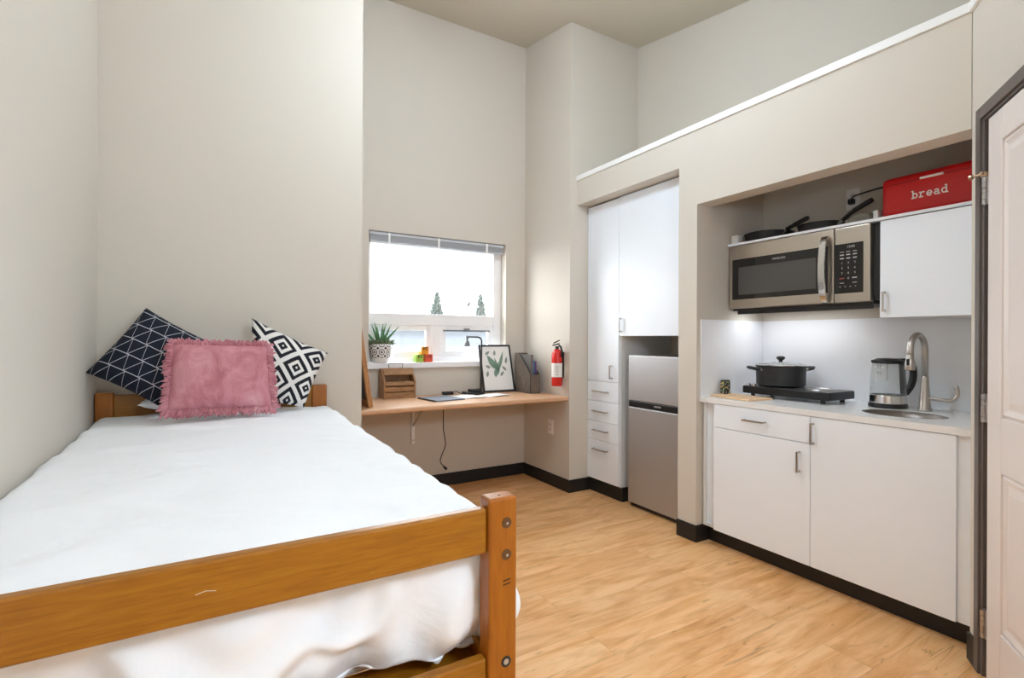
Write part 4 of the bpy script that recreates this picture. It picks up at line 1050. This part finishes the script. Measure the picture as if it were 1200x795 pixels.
bx2 = MB().box(2.79, 2.86, 1.222, 1.244, ZS, ZS + .048).build('small_box', M['white_edge'], bevel=.003); tag(bx2, 'small pale box on the shelf against the red bin', 'box')
gb = MB()
def bag(u, v):
    a = 2 * PI * u; r = .05 * (1 - v ** 2.2) ** .5 if v < 1 else 0
    return Vector((2.83 + r * .7 * math.cos(a) * (1 + .25 * noise.noise(Vector((u * 9, v * 5, 1)))), 1.315 + r * 1.3 * math.sin(a) * (1 + .25 * noise.noise(Vector((math.cos(a) * 2, math.sin(a) * 2, v * 3)))), ZS + .062 * v))
gb.grid(bag, 30, 10); gb = gb.build('dish_cloth', plain('grey_linen', '8f8a80', .9, nz=.1, bump=.4, bscale=60), smooth=True)
tag(gb, 'crumpled grey dish cloth on the shelf between pan and red bin', 'cloth')
ou = outlet('wall_outlet', 'white outlet with a plugged cord, high on the wall above the microwave', (XF, 1.485, 1.998), (-1, 0, 0), (0, 1, 0), sockets=True)
pc = thing('appliance_cord', 'black cord plugged into the high outlet and running behind the red bin', 'cord', (3.08, 1.48, 1.98))
MB().box(XF - .038, XF - .0095, 1.470, 1.50, 1.965, 1.995).build('plug', M['blackp'], pc, bevel=.005)
MB().tube(smooth_path([Vector(p) for p in [(XF - .036, 1.485, 1.982), (XF - .05, 1.46, 2.0), (XF - .045, 1.38, 2.012), (XF - .035, 1.28, 2.018), (XF - .03, 1.15, 2.0), (XF - .03, 1.02, 1.93), (XF - .03, 1.0, ZS + .004)]]), .004, 8).build('cable', M['blackp'], pc, smooth=True)

# ------------------------------------------------------------------ outside the window
gm = plain('pale_winter_ground', '707374', .9, nz=.1, nscale=2)
gr = MB().box(-40, 60, 4.6, 120, -3.4, -3.2).build('ground_outside', gm); struct(gr, 'pale ground outside the window', 'ground')
nb_ = thing('neighbour_house', 'pale grey low building seen through the lower window panes', 'building', (7.6, 14.0, -3.2))
t = NT('pale_siding', .8, 0, .3); x_, y_, z_ = t.xyz(t.coord('Object')); fz = (z_ * 4.0).fr()
t.color(t.mix(fz.lt(.10), '62666b', '575b60'))
MB().box(1, 14, 14, 20, -3.2, 1.5).build('house_wall', t.m, nb_)
MB().prism([(.6, 13.6, 1.5), (.6, 20.4, 1.5), (.6, 17, 1.8)], (13.8, 0, 0)).build('house_roof', plain('grey_shingle', '43464a', .9, nz=.1), nb_)
for xw in (5.0, 6.8, 8.6):
    wv = MB().box(xw, xw + .9, 13.97, 14.0, -.4, .8).build('house_window', M['pvc'], nb_)
    MB().box(xw + .07, xw + .83, 13.962, 13.972, -.33, .73).build('house_pane', plain('dull_glass', '484d52', .1), wv)
def conifer(px, pytop, dist, h, wd, label):
    p = at(px, pytop, 'Y', dist); zt = p.z; zb = -3.2
    r = thing('conifer_tree', label, 'tree', (p.x, dist, zb), 'conifers outside the window')
    MB().cyl((p.x, dist, zb), (p.x, dist, zt - .2), .16, .02, 8).build('trunk', plain('bark', '2a2826', .9, nz=.2), r)
    m = MB(); z = zt
    i = 0
    while z > zb + .8:
        f = (zt - z) / h; L = wd * (.08 + min(f, .34)); n_ = 7 + int(4 * f)
        for k in range(n_):
            a = 2 * PI * k / n_ + i * .7; l = L * random.uniform(.6, 1.1)
            d = Vector((math.cos(a), math.sin(a), random.uniform(-.25, .1))); e = Vector((-math.sin(a), math.cos(a), 0))
            b0 = Vector((p.x, dist, z))
            m.add([b0 + UP * .05, b0 + d * l * .5 + e * (.16 * l + .03), b0 + d * l, b0 + d * l * .5 - e * (.16 * l + .03), b0 + d * l * .5 - UP * (.16 + .25 * l)], [(0, 1, 4), (1, 2, 4), (2, 3, 4), (3, 0, 4), (0, 3, 2, 1)])
        z -= .09 + .06 * random.random(); i += 1
    m.build('foliage', plain('conifer_needles', '3b433d', .9, nz=.15, nscale=6), r)
conifer(512, 343, 26, 6.5, 1.9, 'taller pale conifer outside, left of the two seen through the window')
conifer(563.5, 345, 27, 6.5, 1.7, 'denser conifer outside, right of the two seen through the window')
tr = at(533, 352, 'Y', 24)
bt_ = thing('bare_tree', 'leafless tree outside between the two conifers', 'tree', (tr.x, 24, -3.2))
m = MB()
def branch(p, d, L, r, k):
    q = p + d * L; m.tube([p, p + d * L * .5 + Vector((random.uniform(-.05, .05), 0, 0)) * L, q], [r, r * .8, r * .6], 6)
    if k:
        for s_ in range(3):
            d2 = (d + Vector((random.uniform(-.7, .7), random.uniform(-.5, .5), random.uniform(-.1, .3)))).normalized(); branch(p + d * L * random.uniform(.6, 1), d2, L * random.uniform(.55, .75), r * .55, k - 1)
branch(Vector((tr.x, 24, -3.2)), Vector((.0, 0, 1)).normalized(), 4.3, .10, 3)
m.build('branches', plain('grey_bark', '33312f', .9, nz=.2), bt_)

# ------------------------------------------------------------------ unseen lamps, one read from handle shadows, one added as fill
def pendant(x, y, zb, r, strength, label):
    zc = ceil_z(y)
    r_ = thing('unseen_pendant', label, 'ceiling lamp', (x, y, zb), 'unseen globe lamps lighting the room')
    MB().lathe((x, y, zc - .04), [(0, .06), (.06, .06), (.06, .012), (.05, 0), (0, 0)], 24).build('ceiling_rose', M['nickel'], r_)
    MB().cyl((x, y, zb + 2 * r + .02), (x, y, zc - .03), .006, n=10).build('suspension_rod', M['nickel'], r_)
    MB().lathe((x, y, zb + 2 * r - .01), [(.05, 0), (.05, .02), (.02, .04), (0, .04)], 24).build('globe_holder', M['nickel'], r_)
    em = NT('lit_opal_glass', .5, 0, .3, 'ffffff'); em.b.inputs['Emission Color'].default_value = lin(LAMPC); em.b.inputs['Emission Strength'].default_value = strength
    em.color(em.mix(em.noise(em.coord('Object'), 3, 1), 'fafafa', 'ffffff'))
    MB().sphere((x, y, zb + r), r, 32).build('opal_globe', em.m, r_, smooth=True)
LAMPC = (.87, .935, 1.0)
pendant(1.25, 1.95, 2.82, .16, 34, 'unseen white globe pendant hanging high over the middle of the room')  # lamp follows the handle shadows; globe form chosen to spill light upward
pendant(.88, -.48, 1.62, .17, 42, 'white globe added out of view over the entry side as fill light')  # fill lamp added beside the camera to brighten cabinets and floor
L = bpy.data.lights.new('window_portal', 'AREA'); L.shape = 'RECTANGLE'; L.size = WX1 - WX0; L.size_y = WZ1 - SZ; L.cycles.is_portal = True
lo = bpy.data.objects.new('window_portal', L); COL.objects.link(lo); lo.location = ((WX0 + WX1) / 2, 4.03, (SZ + WZ1) / 2); lo.rotation_euler = (-PI / 2, 0, 0)

W = bpy.data.worlds.new('overcast_sky'); SC.world = W; W.use_nodes = True; nt = W.node_tree
bg = nt.nodes['Background']; bg.inputs[0].default_value = (.93, .97, 1.0, 1); bg.inputs[1].default_value = 8

SC.view_settings.view_transform = 'Standard'; SC.view_settings.look = 'None'; SC.view_settings.gamma = 1; SC.view_settings.use_curve_mapping = False
SC.view_settings.exposure = 0.77
SC.cycles.max_bounces = 10; SC.cycles.diffuse_bounces = 6; SC.cycles.glossy_bounces = 4; SC.cycles.transparent_max_bounces = 16
SC.cycles.sample_clamp_indirect = 8; SC.cycles.use_denoising = True; SC.cycles.caustics_reflective = False; SC.cycles.caustics_refractive = False
